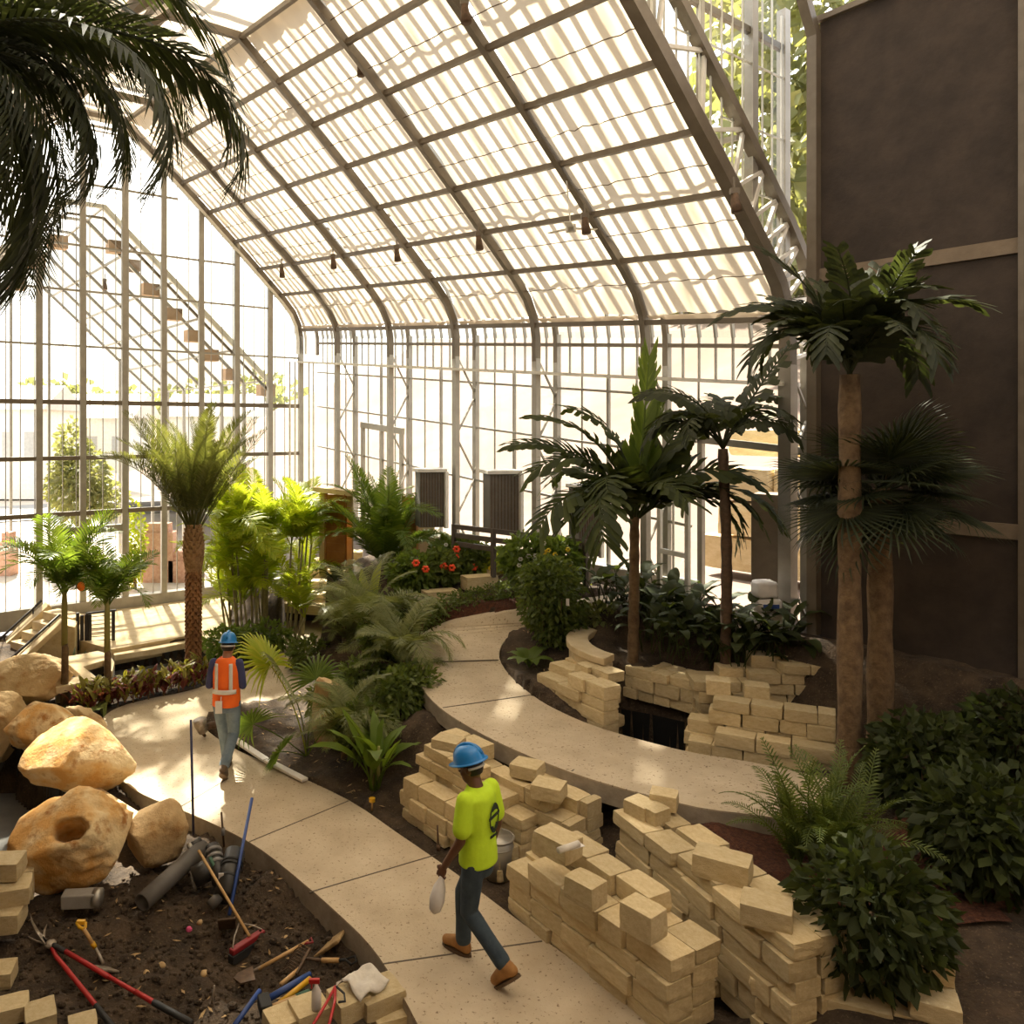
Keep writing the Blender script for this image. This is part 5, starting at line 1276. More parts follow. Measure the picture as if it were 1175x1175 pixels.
# --- fan palm with yellowing leaf
b0 = G(352, 868); t = plant('fan_palm', b0, 'young fan palm with one big yellowing leaf held out to the left over the soil', 'palm')
fl = [fan_mesh(.8, .55, 24, 230, m=L['palm'], seed=1, e0=R(70)), fan_mesh(1.25, .75, 26, 200, m=L['silver'], seed=2, droop=.7, e0=R(86)), fan_mesh(1.1, .6, 24, 250, m=L['mid'], seed=3, droop=.5, e0=R(80))]
y_ = fan_mesh(1.35, .85, 28, 220, m=L['bright'], seed=5, droop=.55, e0=R(84))
place(y_, 'yellow_leaf', t, (0, 0, 0), R(165), R(-6), .95); place(fl[1], 'leaf', t, (0, 0, 0), R(200), R(0), .9); place(fl[2], 'leaf', t, (0, 0, 0), R(255), R(-8), .8, .8); place(fl[0], 'leaf', t, (0, 0, 0), R(290), R(-5), .75, 1.0); place(fl[2], 'leaf', t, (0, 0, 0), R(80), R(-5), .9); place(fl[0], 'leaf', t, (0, 0, 0), R(20), R(-12), .9)
# --- banana-like plant in front
b0 = G(430, 905); t = plant('broad_leaf_plant', b0, 'broad bright leaved plant at the front of the middle bed beside the block wall', 'plant')
bm_ = [blade_mesh(.45, .66, .2, R(84), R(d), L['broad'], i) for i, d in enumerate((30, 65, 100))]
for i in range(20): place(bm_[i % 3], 'leaf', t, (.06 * math.cos(i), .06 * math.sin(i), 0), i * 2.4, R(2) - R(12) * (i / 20), .65 + .4 * ((i * 7) % 5) / 5)
for i in range(4): trunk(t, [(.04 * math.cos(i * 2), .04 * math.sin(i * 2), -.05), (.05 * math.cos(i * 2), .05 * math.sin(i * 2), .5)], [.022, .016], M['trunk_green'], 'stem', seg=6)
b0 = G(415, 735); t = plant('bird_of_paradise', b0, 'clump of tall upright paddle leaves, one glowing lime, in front of the feather palm', 'plant')
bm_ = [blade_mesh(.55, .75, .2, R(86), R(d), L['bright'] if i == 0 else L['broad'], i) for i, d in enumerate((25, 22, 45))]
for i in range(8): place(bm_[i % 3], 'leaf', t, (.1 * math.cos(i * 2), .06 * math.sin(i), 0), i * 2.4, R(2 - i), .75 + .1 * (i % 4))
for (px, py, sd, lab) in ((440, 745, 5, 'leafy green filler plant among the trunks of the silvery palms'), (415, 800, 6, 'low bushy plant at the foot of the biggest silvery palm'), (385, 830, 7, 'small leafy plant beside the upright boulder'), (455, 720, 8, 'green shrub between the feather palm and the curved path'), (420, 860, 9, 'low dark plant behind the broad leaved plant, left side'), (455, 820, 1, 'dark shrubby undergrowth behind the broad leaved plant'), (475, 810, 2, 'low green shrub at the near edge of the curved path'), (355, 770, 4, 'small dark shrub behind the fan palm')):
    p = G(px, py); t = plant('undergrowth_shrub', p, lab); leafcloud('foliage', [(p + Vector((0, 0, .25)), (.38, .35, .35))], 900, .11, L['shrub'], t, sd, .4)
# --- flower shrubs along the far side of the curved path
sh_spec = [(503, 654, .36, .62, 'shrub', 'dark shrub with orange-red blossoms nearest the silvery palms', 'flower', 2), (541, 648, .42, .78, 'shrub', 'dark rounded shrub with three red blossoms in the flower bed', 'flower', 3), (520, 640, .45, .7, 'mid', 'white flecked shrub at the back of the flower bed', 'flower_w', 12),
 (575, 650, .34, .5, 'bright', 'yellow-green shrub right of the red blossomed shrubs', 'flower_y', 3), (605, 648, .42, .74, 'mid', 'tall loose shrub with white and yellow blossoms before the railing', 'flower_w', 8), (640, 651, .38, .7, 'mid', 'shrub with yellow fruit behind the big dark bush', 'flower_y', 6), (472, 656, .4, .6, 'mid', 'bushy green shrub just right of the feather palm', 'flower', 2)]
for i, (px, py, rx, h, lf, lab, fl_, nf) in enumerate(sh_spec):
    p = P(px, py + 22, 1.45 if px < 600 else 1.8); t = plant('flowering_shrub', p, lab, 'shrub', 'flowering shrubs'); leafcloud('foliage', [(p + Vector((0, 0, h * .55)), (rx, rx * .8, h * .55))], 1100, .12, L[lf], t, 60 + i, .5)
    trunk(t, [(0, 0, -.05), (.02, 0, h * .5)], [.03, .02], M['trunk'], 'stem', seg=6); rr = random.Random(i)
    for k in range(nf):
        a = rr.uniform(PI, 2 * PI); mb = MB(); c = p + Vector((math.cos(a) * rx * .9 * rr.random(), -rx * .75, h * rr.uniform(.45, 1.0))); b_ = .042 if fl_ == 'flower' else .024
        for q in range(6): mb.ball(c + Vector((math.cos(q * 1.05) * b_, rr.uniform(-.4, .4) * b_, math.sin(q * 1.05) * b_)), (b_ * .75, b_ * .5, b_ * .6), 6, 4)
        mb.build('blossom', M[fl_], t, True)
hs = [(486, 722, 1.12), (497, 714, 1.18), (512, 707, 1.24), (530, 702, 1.3), (548, 697, 1.36), (566, 693, 1.4), (584, 689, 1.45), (600, 684, 1.5)]
for i, (px, py, z) in enumerate(hs):
    p = P(px, py, z); t = plant('hedge_plant', p, 'small trimmed green plant of the low hedge row along the curved path', 'shrub', 'low hedge row along the curved path'); leafcloud('foliage', [(p + Vector((0, 0, .16)), (.24, .22, .2))], 320, .07, L['shrub'], t, 80 + i, .35); trunk(t, [(0, 0, -.1), (0, 0, .2)], [.015, .01], M['trunk'], 'stem', seg=5)
# --- big dark bush on the island
b0 = P(632, 752, .95); t = plant('big_bush', b0, 'big dark green small leaved bush on the island bed inside the curve', 'shrub'); H_ = D(632, 640, b0.y).z - b0.z
leafcloud('foliage', [(b0 + Vector((0, 0, H_ * .62)), (.5, .45, H_ * .42)), (b0 + Vector((.1, 0, H_ * .3)), (.4, .4, .35)), (b0 + Vector((-.15, .05, H_ * .8)), (.3, .3, .25))], 4200, .085, L['shrub'], t, 5, .42)
for i in range(5): trunk(t, [(.08 * math.cos(i * 1.3), .08 * math.sin(i * 1.3), -.1), (.25 * math.cos(i * 1.3), .25 * math.sin(i * 1.3), H_ * .6)], [.02, .01], M['trunk'], 'stem', seg=5)
mb = MB(); mb.box(b0 + Vector((.14, -.5, H_ * .62)), (.045, .006, .1)); tag(mb.build('plant_tag', M['plastic'], loc=b0 + Vector((.14, -.5, H_ * .62))), 'small white tag hanging on the big dark bush', 'tag')
b0 = P(607, 765, .92); t = plant('glossy_plant', b0, 'low glossy broad leaved plant at the path edge left of the big bush', 'plant'); bm_ = [blade_mesh(.12, .42, .2, R(55), R(80), L['mid'], i) for i in range(2)]
for i in range(8): place(bm_[i % 2], 'leaf', t, (0, 0, 0), i * 2.4, R(0), .7 + .1 * (i % 4))
for (px, py, lab) in ((690, 722, 'variegated low ground cover between the big bush and the stone kerb'), (672, 700, 'bright low shrub behind the stone kerb')):
    p = P(px, py, 1.3); t = plant('ground_cover', p, lab); leafcloud('foliage', [(p + Vector((0, 0, .14)), (.42, .3, .2))], 500, .13, L['silver' if px == 690 else 'bright'], t, px, .5)
# --- tall palm of the planter
b0 = P(726, 757, 1.18); t = plant('fishtail_palm', b0, 'tall dark palm with ragged broad fronds standing in the round stone planter', 'palm'); dd = b0.y
hz = D(728, 590, dd).z - b0.z
trunk(t, [(0, 0, -.1), (.02, 0, hz * .5), (.03, .02, hz)], [.075, .06, .05], M['trunk'], rings=8)
fm = [frond_mesh(1.75, R(84), R(10), 26, .34, .085, .25, .5, .15, True, 5, .02, L['mid'], 1.5, .35, 2.2)] + [frond_mesh(1.85, R(80), R(d), 24, .48, .082, .16, .3, .7, True, i, .02, L['dark'], 1.5, .25) for i, d in enumerate((75, 110, 140))]
cr = (.03, .02, hz - .1)
for (mi, az, tl, sc) in ((0, R(80), R(4), 1.3), (0, R(20), R(-2), .95), (1, R(178), R(-4), 1.15), (2, R(190), R(-12), 1.1), (3, R(215), R(-22), .95), (1, R(5), R(-6), 1.1), (2, R(-12), R(-14), 1.05), (3, R(-35), R(-25), .95), (1, R(140), R(2), 1.2), (1, R(40), R(2), 1.15), (3, R(250), R(-12), 1.0), (2, R(290), R(-20), .9), (3, R(-8), R(-36), .95), (2, R(120), R(-20), 1.0), (2, R(206), R(-36), 1.1), (2, R(-24), R(-36), 1.15), (3, R(248), R(-28), 1.15), (2, R(-50), R(-30), 1.0), (1, R(165), R(-16), 1.15)):
    place(fm[mi], 'frond', t, cr, az, tl, sc, rnd.uniform(-.5, .5) if mi else .1)
# --- second tall palm behind
b0 = P(832, 772, 1.2); t = plant('slim_dark_palm', b0, 'slim dark trunked palm with tattered fronds in front of the open door', 'palm'); dd = b0.y; hz = D(832, 515, dd).z - b0.z
trunk(t, [(0, 0, -.1), (.02, 0, hz * .5), (-.02, .02, hz)], [.07, .06, .05], M['rust'], rings=8)
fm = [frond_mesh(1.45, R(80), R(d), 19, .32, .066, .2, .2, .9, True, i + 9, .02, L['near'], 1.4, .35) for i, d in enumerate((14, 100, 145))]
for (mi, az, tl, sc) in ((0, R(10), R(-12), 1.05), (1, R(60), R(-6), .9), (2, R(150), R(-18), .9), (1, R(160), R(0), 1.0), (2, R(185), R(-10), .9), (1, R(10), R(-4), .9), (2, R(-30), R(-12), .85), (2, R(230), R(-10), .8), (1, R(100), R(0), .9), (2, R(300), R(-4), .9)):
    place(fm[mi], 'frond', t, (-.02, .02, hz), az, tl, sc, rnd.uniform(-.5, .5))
# --- big leaved dark plants filling the planter
rr = random.Random(5); bm_ = [blade_mesh(.55, .40, .2, R(84), R(d), L['dark'], i, .15, 2.2) for i, d in enumerate((80, 125, 160))]
where = ['under the tall ragged palm', 'right of the tall palm trunk', 'left of the slim dark trunk', 'round the slim dark trunk', 'right of the slim dark trunk', 'at the photo edge by the white sacks', 'behind the tall palm trunk', 'at the back before the doorway', 'in front of the slim dark trunk', 'in the front middle of the planter']
for i, (px, py, z, k) in enumerate(((700, 718, 1.35, 1.0), (755, 752, 1.2, 1.05), (792, 750, 1.2, 1.2), (825, 770, 1.15, 1.1), (860, 774, 1.15, 1.1), (892, 777, 1.18, 1.0), (735, 722, 1.35, 1.1), (785, 742, 1.22, 1.2), (842, 778, 1.15, .9), (775, 765, 1.2, .8))):
    b0 = P(px, py, z); t = plant('dark_leaved_plant', b0, 'dark big leaved plant in the round planter ' + where[i], 'plant', 'big leaved planter plants')
    for q in range(28): place(bm_[q % 3], 'leaf', t, (rr.uniform(-.22, .22), rr.uniform(-.16, .16), rr.uniform(0, .42)), q * 2.4, R(rr.uniform(-16, 6)), k * rr.uniform(.5, .95))
# --- crotons along the pool
rr = random.Random(8)
cw = [blade_mesh(.03, .22, .085, R(75), R(50), L['wine'], i) for i in range(2)]; cg = [blade_mesh(.03, .22, .08, R(75), R(50), L['croton'], i) for i in range(2)]
for i in range(17):
    px = 92 + i * 8.7; py = 815 - i * 2.0 + (i % 2) * 7; b0 = P(px, py, -.02); t = plant('croton', b0, 'low red and yellow-green croton bush of the hedge between pool and path', 'shrub', 'croton hedge along the pool')
    for q in range(36): place((cw if q < 22 else cg)[q % 2], 'leaf', t, (rr.uniform(-.14, .14), rr.uniform(-.12, .12), .04 + (.26 if q >= 22 else .16) * rr.random() + .04), q * 2.4, R(rr.uniform(-20, 10)), rr.uniform(.7, 1.1))
    trunk(t, [(0, 0, -.1), (0, 0, .25)], [.015, .01], M['trunk'], 'stem', seg=5)
b0 = P(90, 812, .02); t = plant('pink_flower', b0, 'bright pink flower beside the small palm trunks', 'flower'); mb = MB()
for k in range(5): mb.ball(b0 + Vector((.06 * math.cos(k * 1.26), .05 * math.sin(k * 1.26), .16)), (.045, .04, .05), 8, 6)
mb.build('petals', M['pink'], t, True); leafcloud('foliage', [(b0 + Vector((0, 0, .06)), (.14, .12, .1))], 60, .12, L['dark'], t, 3)
b0 = P(70, 772, .0); t = plant('planter_agave', b0, 'dark green spiky plant in the stone coped planter by the stair', 'plant'); a_ = blade_mesh(.02, .4, .05, R(70), R(50), L['dark'])
for i in range(22): place(a_, 'leaf', t, (rr.uniform(-.5, .5), rr.uniform(-.12, .12), .0), i * 2.4, R(rr.uniform(-15, 10)), rr.uniform(.7, 1.2))
# --- near palm whose crown hangs in from the top left
b0 = Vector((-2.2, 3.6, -.3)); t = plant('overhanging_palm', b0, 'near dark palm whose long drooping fronds hang in at the top left', 'palm'); hz = 6.32
trunk(t, [(0, 0, 0), (.05, 0, hz * .5), (.05, 0, hz)], [.14, .11, .1], M['trunk'], rings=10)
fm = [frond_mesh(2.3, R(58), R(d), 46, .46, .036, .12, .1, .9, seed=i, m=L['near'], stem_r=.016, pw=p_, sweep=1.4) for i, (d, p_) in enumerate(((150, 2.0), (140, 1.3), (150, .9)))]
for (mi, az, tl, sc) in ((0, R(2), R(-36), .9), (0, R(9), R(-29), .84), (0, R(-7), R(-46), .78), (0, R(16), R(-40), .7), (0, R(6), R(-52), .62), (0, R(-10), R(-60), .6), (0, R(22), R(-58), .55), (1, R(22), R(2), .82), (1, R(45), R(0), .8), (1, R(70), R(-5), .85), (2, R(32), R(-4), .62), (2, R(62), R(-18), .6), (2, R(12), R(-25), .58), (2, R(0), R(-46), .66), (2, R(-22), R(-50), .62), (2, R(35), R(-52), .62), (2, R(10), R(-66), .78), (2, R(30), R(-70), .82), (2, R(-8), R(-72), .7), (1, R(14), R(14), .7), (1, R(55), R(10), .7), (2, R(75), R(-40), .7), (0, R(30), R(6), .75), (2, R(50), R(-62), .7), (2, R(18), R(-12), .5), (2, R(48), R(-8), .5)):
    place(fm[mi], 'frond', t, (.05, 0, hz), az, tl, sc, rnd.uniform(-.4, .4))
# --- palms at the right edge
b0 = P(975, 900, .75); t = plant('ruffled_palm', b0, 'dark palm with ruffled leaflets reaching in at the right edge above the fan leaves', 'palm'); hz = D(975, 430, b0.y).z - b0.z
trunk(t, [(0, 0, -.1), (0, 0, hz)], [.12, .09], M['trunk'], rings=8)
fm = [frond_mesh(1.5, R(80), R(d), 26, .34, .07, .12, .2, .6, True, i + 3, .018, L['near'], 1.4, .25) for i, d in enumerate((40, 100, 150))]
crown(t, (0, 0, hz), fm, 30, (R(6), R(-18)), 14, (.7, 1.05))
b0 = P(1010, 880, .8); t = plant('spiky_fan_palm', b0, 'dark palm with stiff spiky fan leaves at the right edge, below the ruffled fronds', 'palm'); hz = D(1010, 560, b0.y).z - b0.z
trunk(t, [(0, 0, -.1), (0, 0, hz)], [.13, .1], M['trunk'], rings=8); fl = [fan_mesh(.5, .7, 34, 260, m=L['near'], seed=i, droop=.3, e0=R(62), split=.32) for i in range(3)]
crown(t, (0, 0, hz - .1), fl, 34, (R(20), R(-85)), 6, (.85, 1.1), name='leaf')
b0 = P(948, 1000, .58); t = plant('feathery_bush', b0, 'feathery dark green bush growing from the red mulch at the right edge', 'shrub')
fm = [frond_mesh(1.05, R(86), R(d), 30, .14, .016, .1, .3, .6, seed=i, m=L['shrub'], pw=1.6) for i, d in enumerate((30, 60, 95))]
for i in range(13): crown(t, (rr.uniform(-.25, .35), rr.uniform(-.25, .3), 0), fm, 6, (R(2), R(-20)), i, (.6, 1.05), i)
for i, (px, py, z, lab) in enumerate(((1060, 930, .7, 'dark leafy shrub in the bed beyond the right edge palms'), (1130, 1010, .6, 'broad dark shrub at the far right of the mulch bed'), (1090, 820, .95, 'tall dark shrub under the right edge palms'), (1165, 900, .8, 'rounded dark shrub by the masonry base at the far right'), (1000, 1110, .4, 'low dark shrub behind the right end of the block wall'))):
    p = P(px, py, z); t = plant('dark_shrub', p, lab, 'shrub'); leafcloud('foliage', [(p + Vector((0, 0, .4)), (.5, .45, .5))], 1500, .13, L['dark'], t, 300 + i, .45); trunk(t, [(0, 0, -.1), (0, 0, .4)], [.03, .02], M['trunk'], 'stem', seg=6)
# ================================================================ FITTINGS INSIDE
# cooling pad cabinets along the far wall
def cabinet(px0, px1, ytop, ybot, d, depth, label):
    t = empty('cooling_cabinet', D((px0 + px1) / 2, ybot, d), label, 'cabinet', 'louvred cabinets on the far wall')
    a, b = D(px0, ybot, d), D(px1, ybot, d + .1); zt = D(px0, ytop, d).z; dr = (b - a).normalized(); nn = Vector((-dr.y, dr.x, 0)); h = zt - a.z
    c = (a + b) / 2 + Vector((0, 0, h / 2)) + nn * depth / 2; w = (b - a).length; an = math.atan2(dr.y, dr.x)
    mb = MB(); mb.box(c, (w * .86, depth * .9, h * .98), an); mb.build('pad', M['grey_panel'], t)
    mb = MB()
    for k in range(9): q = a.lerp(b, .1 + .1 * k); mb.bar(q + Vector((0, 0, .03)) - nn * .01, q + Vector((0, 0, h - .03)) - nn * .01, .012)
    mb.build('louvre', M['rust'], t)
    for k, f in enumerate((.0, .5, 1.0)):
        mb = MB(); q = b + nn * depth * f; mb.bar(q, q + Vector((0, 0, h * (1 + .03 * k))), .06, .07); mb.build('side_frame', M['white'], t)
    mb = MB(); mb.box(c + Vector((0, 0, h / 2 + .02)), (w * 1.04, depth * 1.1, .06), an); mb.build('cap', M['white'], t)
cabinet(480, 512, 541, 606, 15.4, .5, 'grey louvred cooling cabinet against the far glazing, left one behind the flower bed')
cabinet(560, 598, 543, 612, 14.2, .5, 'grey louvred cooling cabinet against the far glazing, right one above the dark railing')
cabinet(663, 690, 560, 640, 12.9, .4, 'shaded grey cabinet behind the tall right palm at the end of the railing')
t = empty('guard_railing', B(7, .25, FZ, False), 'dark brown three bar railing in front of the louvred cabinets', 'railing')
ra, rb = D(521, 604, 14.6), D(672, 622, 12.6)
for k in range(3):
    mb = MB(); o = Vector((0, 0, -.155 * k)); mb.bar(ra + o, rb + o, .05, .085); mb.build('rail', M['brown_rail'], t)
for f in (0, .33, .66, 1): q = ra.lerp(rb, f); mb = MB(); mb.bar(Vector((q.x, q.y, FZ)), q + Vector((0, 0, .04)), .07); mb.build('post', M['brown_rail'], t)
# timber panels between stone piers at the back
for i, (x0, x1, yt, yb_, lab) in enumerate(((374, 396, 567, 625, 'orange cedar slat screen between stone piers left of the feather palm'), (463, 478, 570, 615, 'orange cedar slat screen just right of the feather palm'))):
    t = empty('timber_screen', D((x0 + x1) / 2, yb_, 16.6), lab, 'screen'); n = 9; a, b = D(x0, yb_ + 25, 16.6), D(x1, yb_ + 25, 16.4); zt = D(x0, yt, 16.6).z; mb = MB()
    for k in range(n): z = a.z + (zt - a.z) * (k + .5) / n; mb.bar(Vector((a.x, a.y, z)), Vector((b.x, b.y, z)), .03, (zt - a.z) / n - .003)
    mb.build('slats', M['wood'], t)
    for q in (a, b): mb = MB(); mb.bar(q, Vector((q.x, q.y, zt + .02)), .05); mb.build('post', M['wood'], t)
for (x0, x1, yt, lab) in ((366, 375, 566, 'tall stone pier left of the cedar screen'), (396, 405, 568, 'stone pier right of the left cedar screen'), (479, 499, 565, 'broad stone pier right of the second cedar screen')):
    d = 16.7; mb = MB(); a, b = D(x0, 640, d), D(x1, 640, d); c = (a + b) / 2; zt = D(x0, yt, d).z; h = zt - 1.2; mb.box(Vector((c.x, c.y + .15, 1.2 + h / 2)), ((b - a).length, .3, h)); o = mb.build('stone_pier', M['pale_stone'], loc=Vector((c.x, c.y, 1.2))); tag(bevel(o, .02), lab, 'pier', 'stone piers by the cedar screens')
mb = MB(); mb.bar(D(362, 561, 16.7), D(408, 566, 16.5), .34, .1); tag(mb.build('stone_lintel', M['pale_stone'], loc=D(385, 563, 16.6)), 'stone lintel across the piers over the left cedar screen', 'lintel')
# grey pillar and sacks by the door
a = D(890, 700, 10.9); mb = MB(); mb.box(Vector((a.x + .12, a.y + .3, FZ + .8)), (.5, .5, 1.75), R(-35)); tag(bevel(mb.build('grey_pillar', M['masonry'], loc=Vector((a.x, a.y, FZ))), .01), 'grey square concrete pillar at the right jamb of the open doorway', 'pillar')
p0 = D(879, 700, 10.3)
for i, (dx, z, w, h, lab) in enumerate(((0, .0, .36, .24, 'white paper sack at the bottom of the pile by the grey pillar'), (.01, .24, .32, .18, 'white sack with a blue band in the middle of the pile by the pillar'), (-.02, .42, .28, .22, 'crumpled white sack on top of the pile by the grey pillar'))):
    p = Vector((p0.x + dx, p0.y, FZ + z + h / 2)); mb = MB(); n = 8; vs = []; fs = []
    mb.ball(p, (1, 1, 1), 28, 16); nv = []
    for v in mb.v:
        d = Vector(v) - p; e = .42; f_ = lambda q: math.copysign(abs(q) ** e, q); k = noise.noise(d * 3 + Vector((i * 5, 0, 0))) * .09 + 1
        nv.append(p + Vector((f_(d.x) * w / 2 * k, f_(d.y) * .12 * k, f_(d.z) * h / 2 * k)))
    mb.v = nv; o = mb.build('cement_sack', M['plastic'], loc=p, smooth=True); tag(o, lab, 'sack', 'sacks by the doorway')
    if i == 1: mb = MB(); mb.box(p + Vector((0, -.125, 0)), (.2, .012, .05)); mb.build('printed_band', M['blue'], o)
# spotlights clamped under the purlins
spots = [(533, 15, 9.5), (413, 78, 12.2), (328, 122, 14.5), (266, 150, 16.0), (843, 232, 9.4), (671, 258, 11.0), (549, 278, 12.9), (455, 292, 14.5), (382, 301, 16.0), (323, 312, 17.8), (120, 327, 21.5)]
names = ['top middle of the cloth roof', 'upper part of the roof, second from the top middle one', 'upper part of the roof, third from the top middle one', 'roof near the hanging frond tips', 'heavy end truss, the lowest right one', 'rib beside the white ceiling fan', 'rib left of the fan', 'middle of the lower roof row', 'lower roof row, third from the far corner', 'lower roof row, nearest the far corner', 'little roof beyond the gable']
for (px, py, d), nm in zip(spots, names):
    c = D(px, py, d); t = empty('spotlight', c, 'small grey spotlight under the ' + nm, 'lamp', 'spotlights under the roof')
    mb = MB(); mb.tube([c + Vector((0, 0, .1)), c + Vector((.01, 0, -.02)), c + Vector((.02, -.02, -.12))], [.04, .055, .065], 12); mb.build('housing', M['rust'], t, True)
    mb = MB(); mb.box(c + Vector((0, 0, .13)), (.1, .06, .07)); mb.tube([c + Vector((0, 0, .15)), c + Vector((0, .02, .3))], .012, 6); mb.build('bracket', M['steel'], t)
c = D(655, 262, 11.2); t = empty('ceiling_fan', c, 'white ceiling fan hanging on a thin rod under the cloth roof', 'fan'); mb = MB(); mb.tube([c, D(649, 193, 11.2)], .009, 6); mb.build('rod', M['white'], t); mb = MB(); mb.tube([c + Vector((0, 0, .05)), c + Vector((0, 0, -.05))], .07, 14); mb.build('motor', M['white'], t, True)
for k in range(3): a = k * 2.094 + .2; mb = MB(); e = c + Vector((math.cos(a) * .38, math.sin(a) * .38, 0)); mb.bar(c + Vector((math.cos(a) * .06, math.sin(a) * .06, 0)), e, .09, .008); mb.build('blade', M['white'], t)

# ================================================================ BEYOND THE GLASS
# lean-to greenhouse whose gable meets the big one
t = empty('annex_greenhouse', B(-5, 4.9, 0, False), 'smaller glazed greenhouse with its own gable seen beyond the gable glass', 'greenhouse')
def gpt(px, py): w = GW(px); q = B(-.25, w, 0, False); return w, HC + (H0 - py) / F * q.y
apL, apR, eR = gpt(80, 231), gpt(122, 238), gpt(312, 437); wmid = (apL[0] + apR[0]) / 2
half = [(eR[0], eR[1] - .0), (apR[0], apR[1])]; sl = half + [(2 * wmid - w, z) for w, z in half[::-1]]
for k in range(7):
    s = -.2 - k * 1.5; n = ('gable_rake' if k == 0 else 'rafter')
    mb = MB(); mb.sweep([B(s, w, z, False) for w, z in sl], .1 if k == 0 else .07, .12 if k == 0 else .08, U1); mb.build(n, M['white'] if k == 0 else M['alu'], t)
    if k == 0: mb = MB(); mb.sweep([B(s, w, z - .26, False) for w, z in sl], .06, .06, U1); mb.build(n, M['steel'], t)
for f in (0, .2, .4, .6, .8, 1):
    for sd in (0, 1):
        w = half[0][0] + (half[1][0] - half[0][0]) * f; z = half[0][1] + (half[1][1] - half[0][1]) * f; w = 2 * wmid - w if sd else w
        mb = MB(); mb.bar(B(-.2, w, z, False), B(-9.2, w, z, False), .05); mb.build('purlin', M['alu'], t)
for sd in (0, 1):
    (w0, z0), (w1, z1) = half; w0, w1 = (2 * wmid - w0, 2 * wmid - w1) if sd else (w0, w1)
    mb = MB(); mb.add([B(-.2, w0, z0 + .05, False), B(-9.2, w0, z0 + .05, False), B(-9.2, w1, z1 + .05, False), B(-.2, w1, z1 + .05, False)], [(0, 1, 2, 3)]); mb.build('roof_glass', M['shadeglass'], t)
    for k in range(7): s = -.2 - k * 1.5; mb = MB(); mb.bar(B(s, w0, 0, False), B(s, w0, z0, False), .09); mb.build('side_post', M['alu'], t)
for k in range(1, 8): w = sl[0][0] + (sl[-1][0] - sl[0][0]) * k / 8; mb = MB(); mb.bar(B(-9.2, w, 0, False), B(-9.2, w, min(sl[1][1], sl[0][1] + abs((w if w < wmid else 2 * wmid - w) - sl[0][0]) * 1.0), False), .08); mb.build('end_post', M['alu'], t)
bx = [(66, 278, -1.7), (133, 284, -1.7), (150, 305, -3.2), (172, 333, -1.7), (198, 361, -1.7), (222, 386, -1.7), (240, 408, -1.7), (265, 430, -1.7), (18, 325, -1.7), (40, 300, -1.7), (305, 448, -.6)]
for i, (px, py, s) in enumerate(bx):
    k = (px - CX) / F; v = B(s, 0, 0, False); w = (v.x - k * v.y) / (U2.x - k * U2.y); q = B(s, w, 0, False); c = Vector((q.x, q.y, HC + (H0 - py) / F * q.y)); mb = MB(); mb.box(c, (.42, .3, .3), math.atan2(U2.y, U2.x)); mb.build('vent_box', M['box_wood'], t)
# ground, bank, road and houses outside
def slab(name, pts, m, label=None): mb = MB(); mb.add(pts, [tuple(range(len(pts)))]); return struct(mb, name, m)
slab('ground_outside', [B(-.3, -3, -.1, False), B(-.3, 60, -.1, False), B(-110, 60, -.1, False), B(-110, -40, -.1, False), B(-12, -12, -.1, False)], M['outground'])
mb = MB(); vs = []; fs = []; n = 40; mm = 14
for i in range(n + 1):
    s = -30 + 62 * i / n
    for j in range(mm + 1):
        u = j / mm; w = -.6 - 26 * u; z = FZ - .15 + max(0, (u - .18)) * 13.5 * (.85 + .15 * noise.noise(Vector((s * .1, u * 2, 0)))) + noise.noise(Vector((s * .3, u * 9, 1))) * .35 * (u > .18)
        vs.append(B(s, w, z, False))
for i in range(n):
    for j in range(mm): a = i * (mm + 1) + j; fs.append((a, a + 1, a + mm + 2, a + mm + 1))
mb.add(vs, fs); struct(mb, 'hill', M['hillside'], smooth=True)
slab('road', [B(-22, -8, -.05, False), B(-22, 50, -.05, False), B(-30, 50, -.05, False), B(-30, -8, -.05, False)], M['asphalt'])
def house(px0, px1, ytop, d, label, roof):
    t = empty('house', D((px0 + px1) / 2, H0 + 30, d), label, 'house', 'houses beyond the road'); a, b = D(px0, ytop, d), D(px1, ytop, d); w = (b - a).length; c = (a + b) / 2; z = c.z; mb = MB(); mb.box(Vector((c.x, c.y + 3, z / 2)), (w, 6, z)); mb.build('wall', M['house'], t)
    mb = MB(); mb.add([(a.x - .3, a.y - .4, z), (b.x + .3, b.y - .4, z), (b.x + .3, b.y + 6.4, z), (a.x - .3, a.y + 6.4, z), (a.x - .3, a.y + 3, z + roof), (b.x + .3, b.y + 3, z + roof)], [(0, 1, 5, 4), (2, 3, 4, 5), (0, 4, 3), (1, 2, 5), (0, 3, 2, 1)]); mb.build('roof', M['house_roof'], t)
    for k in range(3): mb = MB(); q = a.lerp(b, (k + .5) / 3); mb.box(Vector((q.x, q.y - .02, z * .6)), (w * .14, .06, z * .3)); mb.build('window', M['house_window'], t)
house(-30, 46, 470, 48, 'pale house beyond the road at the far left behind the glass', 1.6); house(60, 150, 480, 55, 'second pale house beyond the road, behind the outdoor tree', 1.8); house(190, 290, 478, 60, 'third pale house beyond the road, behind the date palm', 1.8)
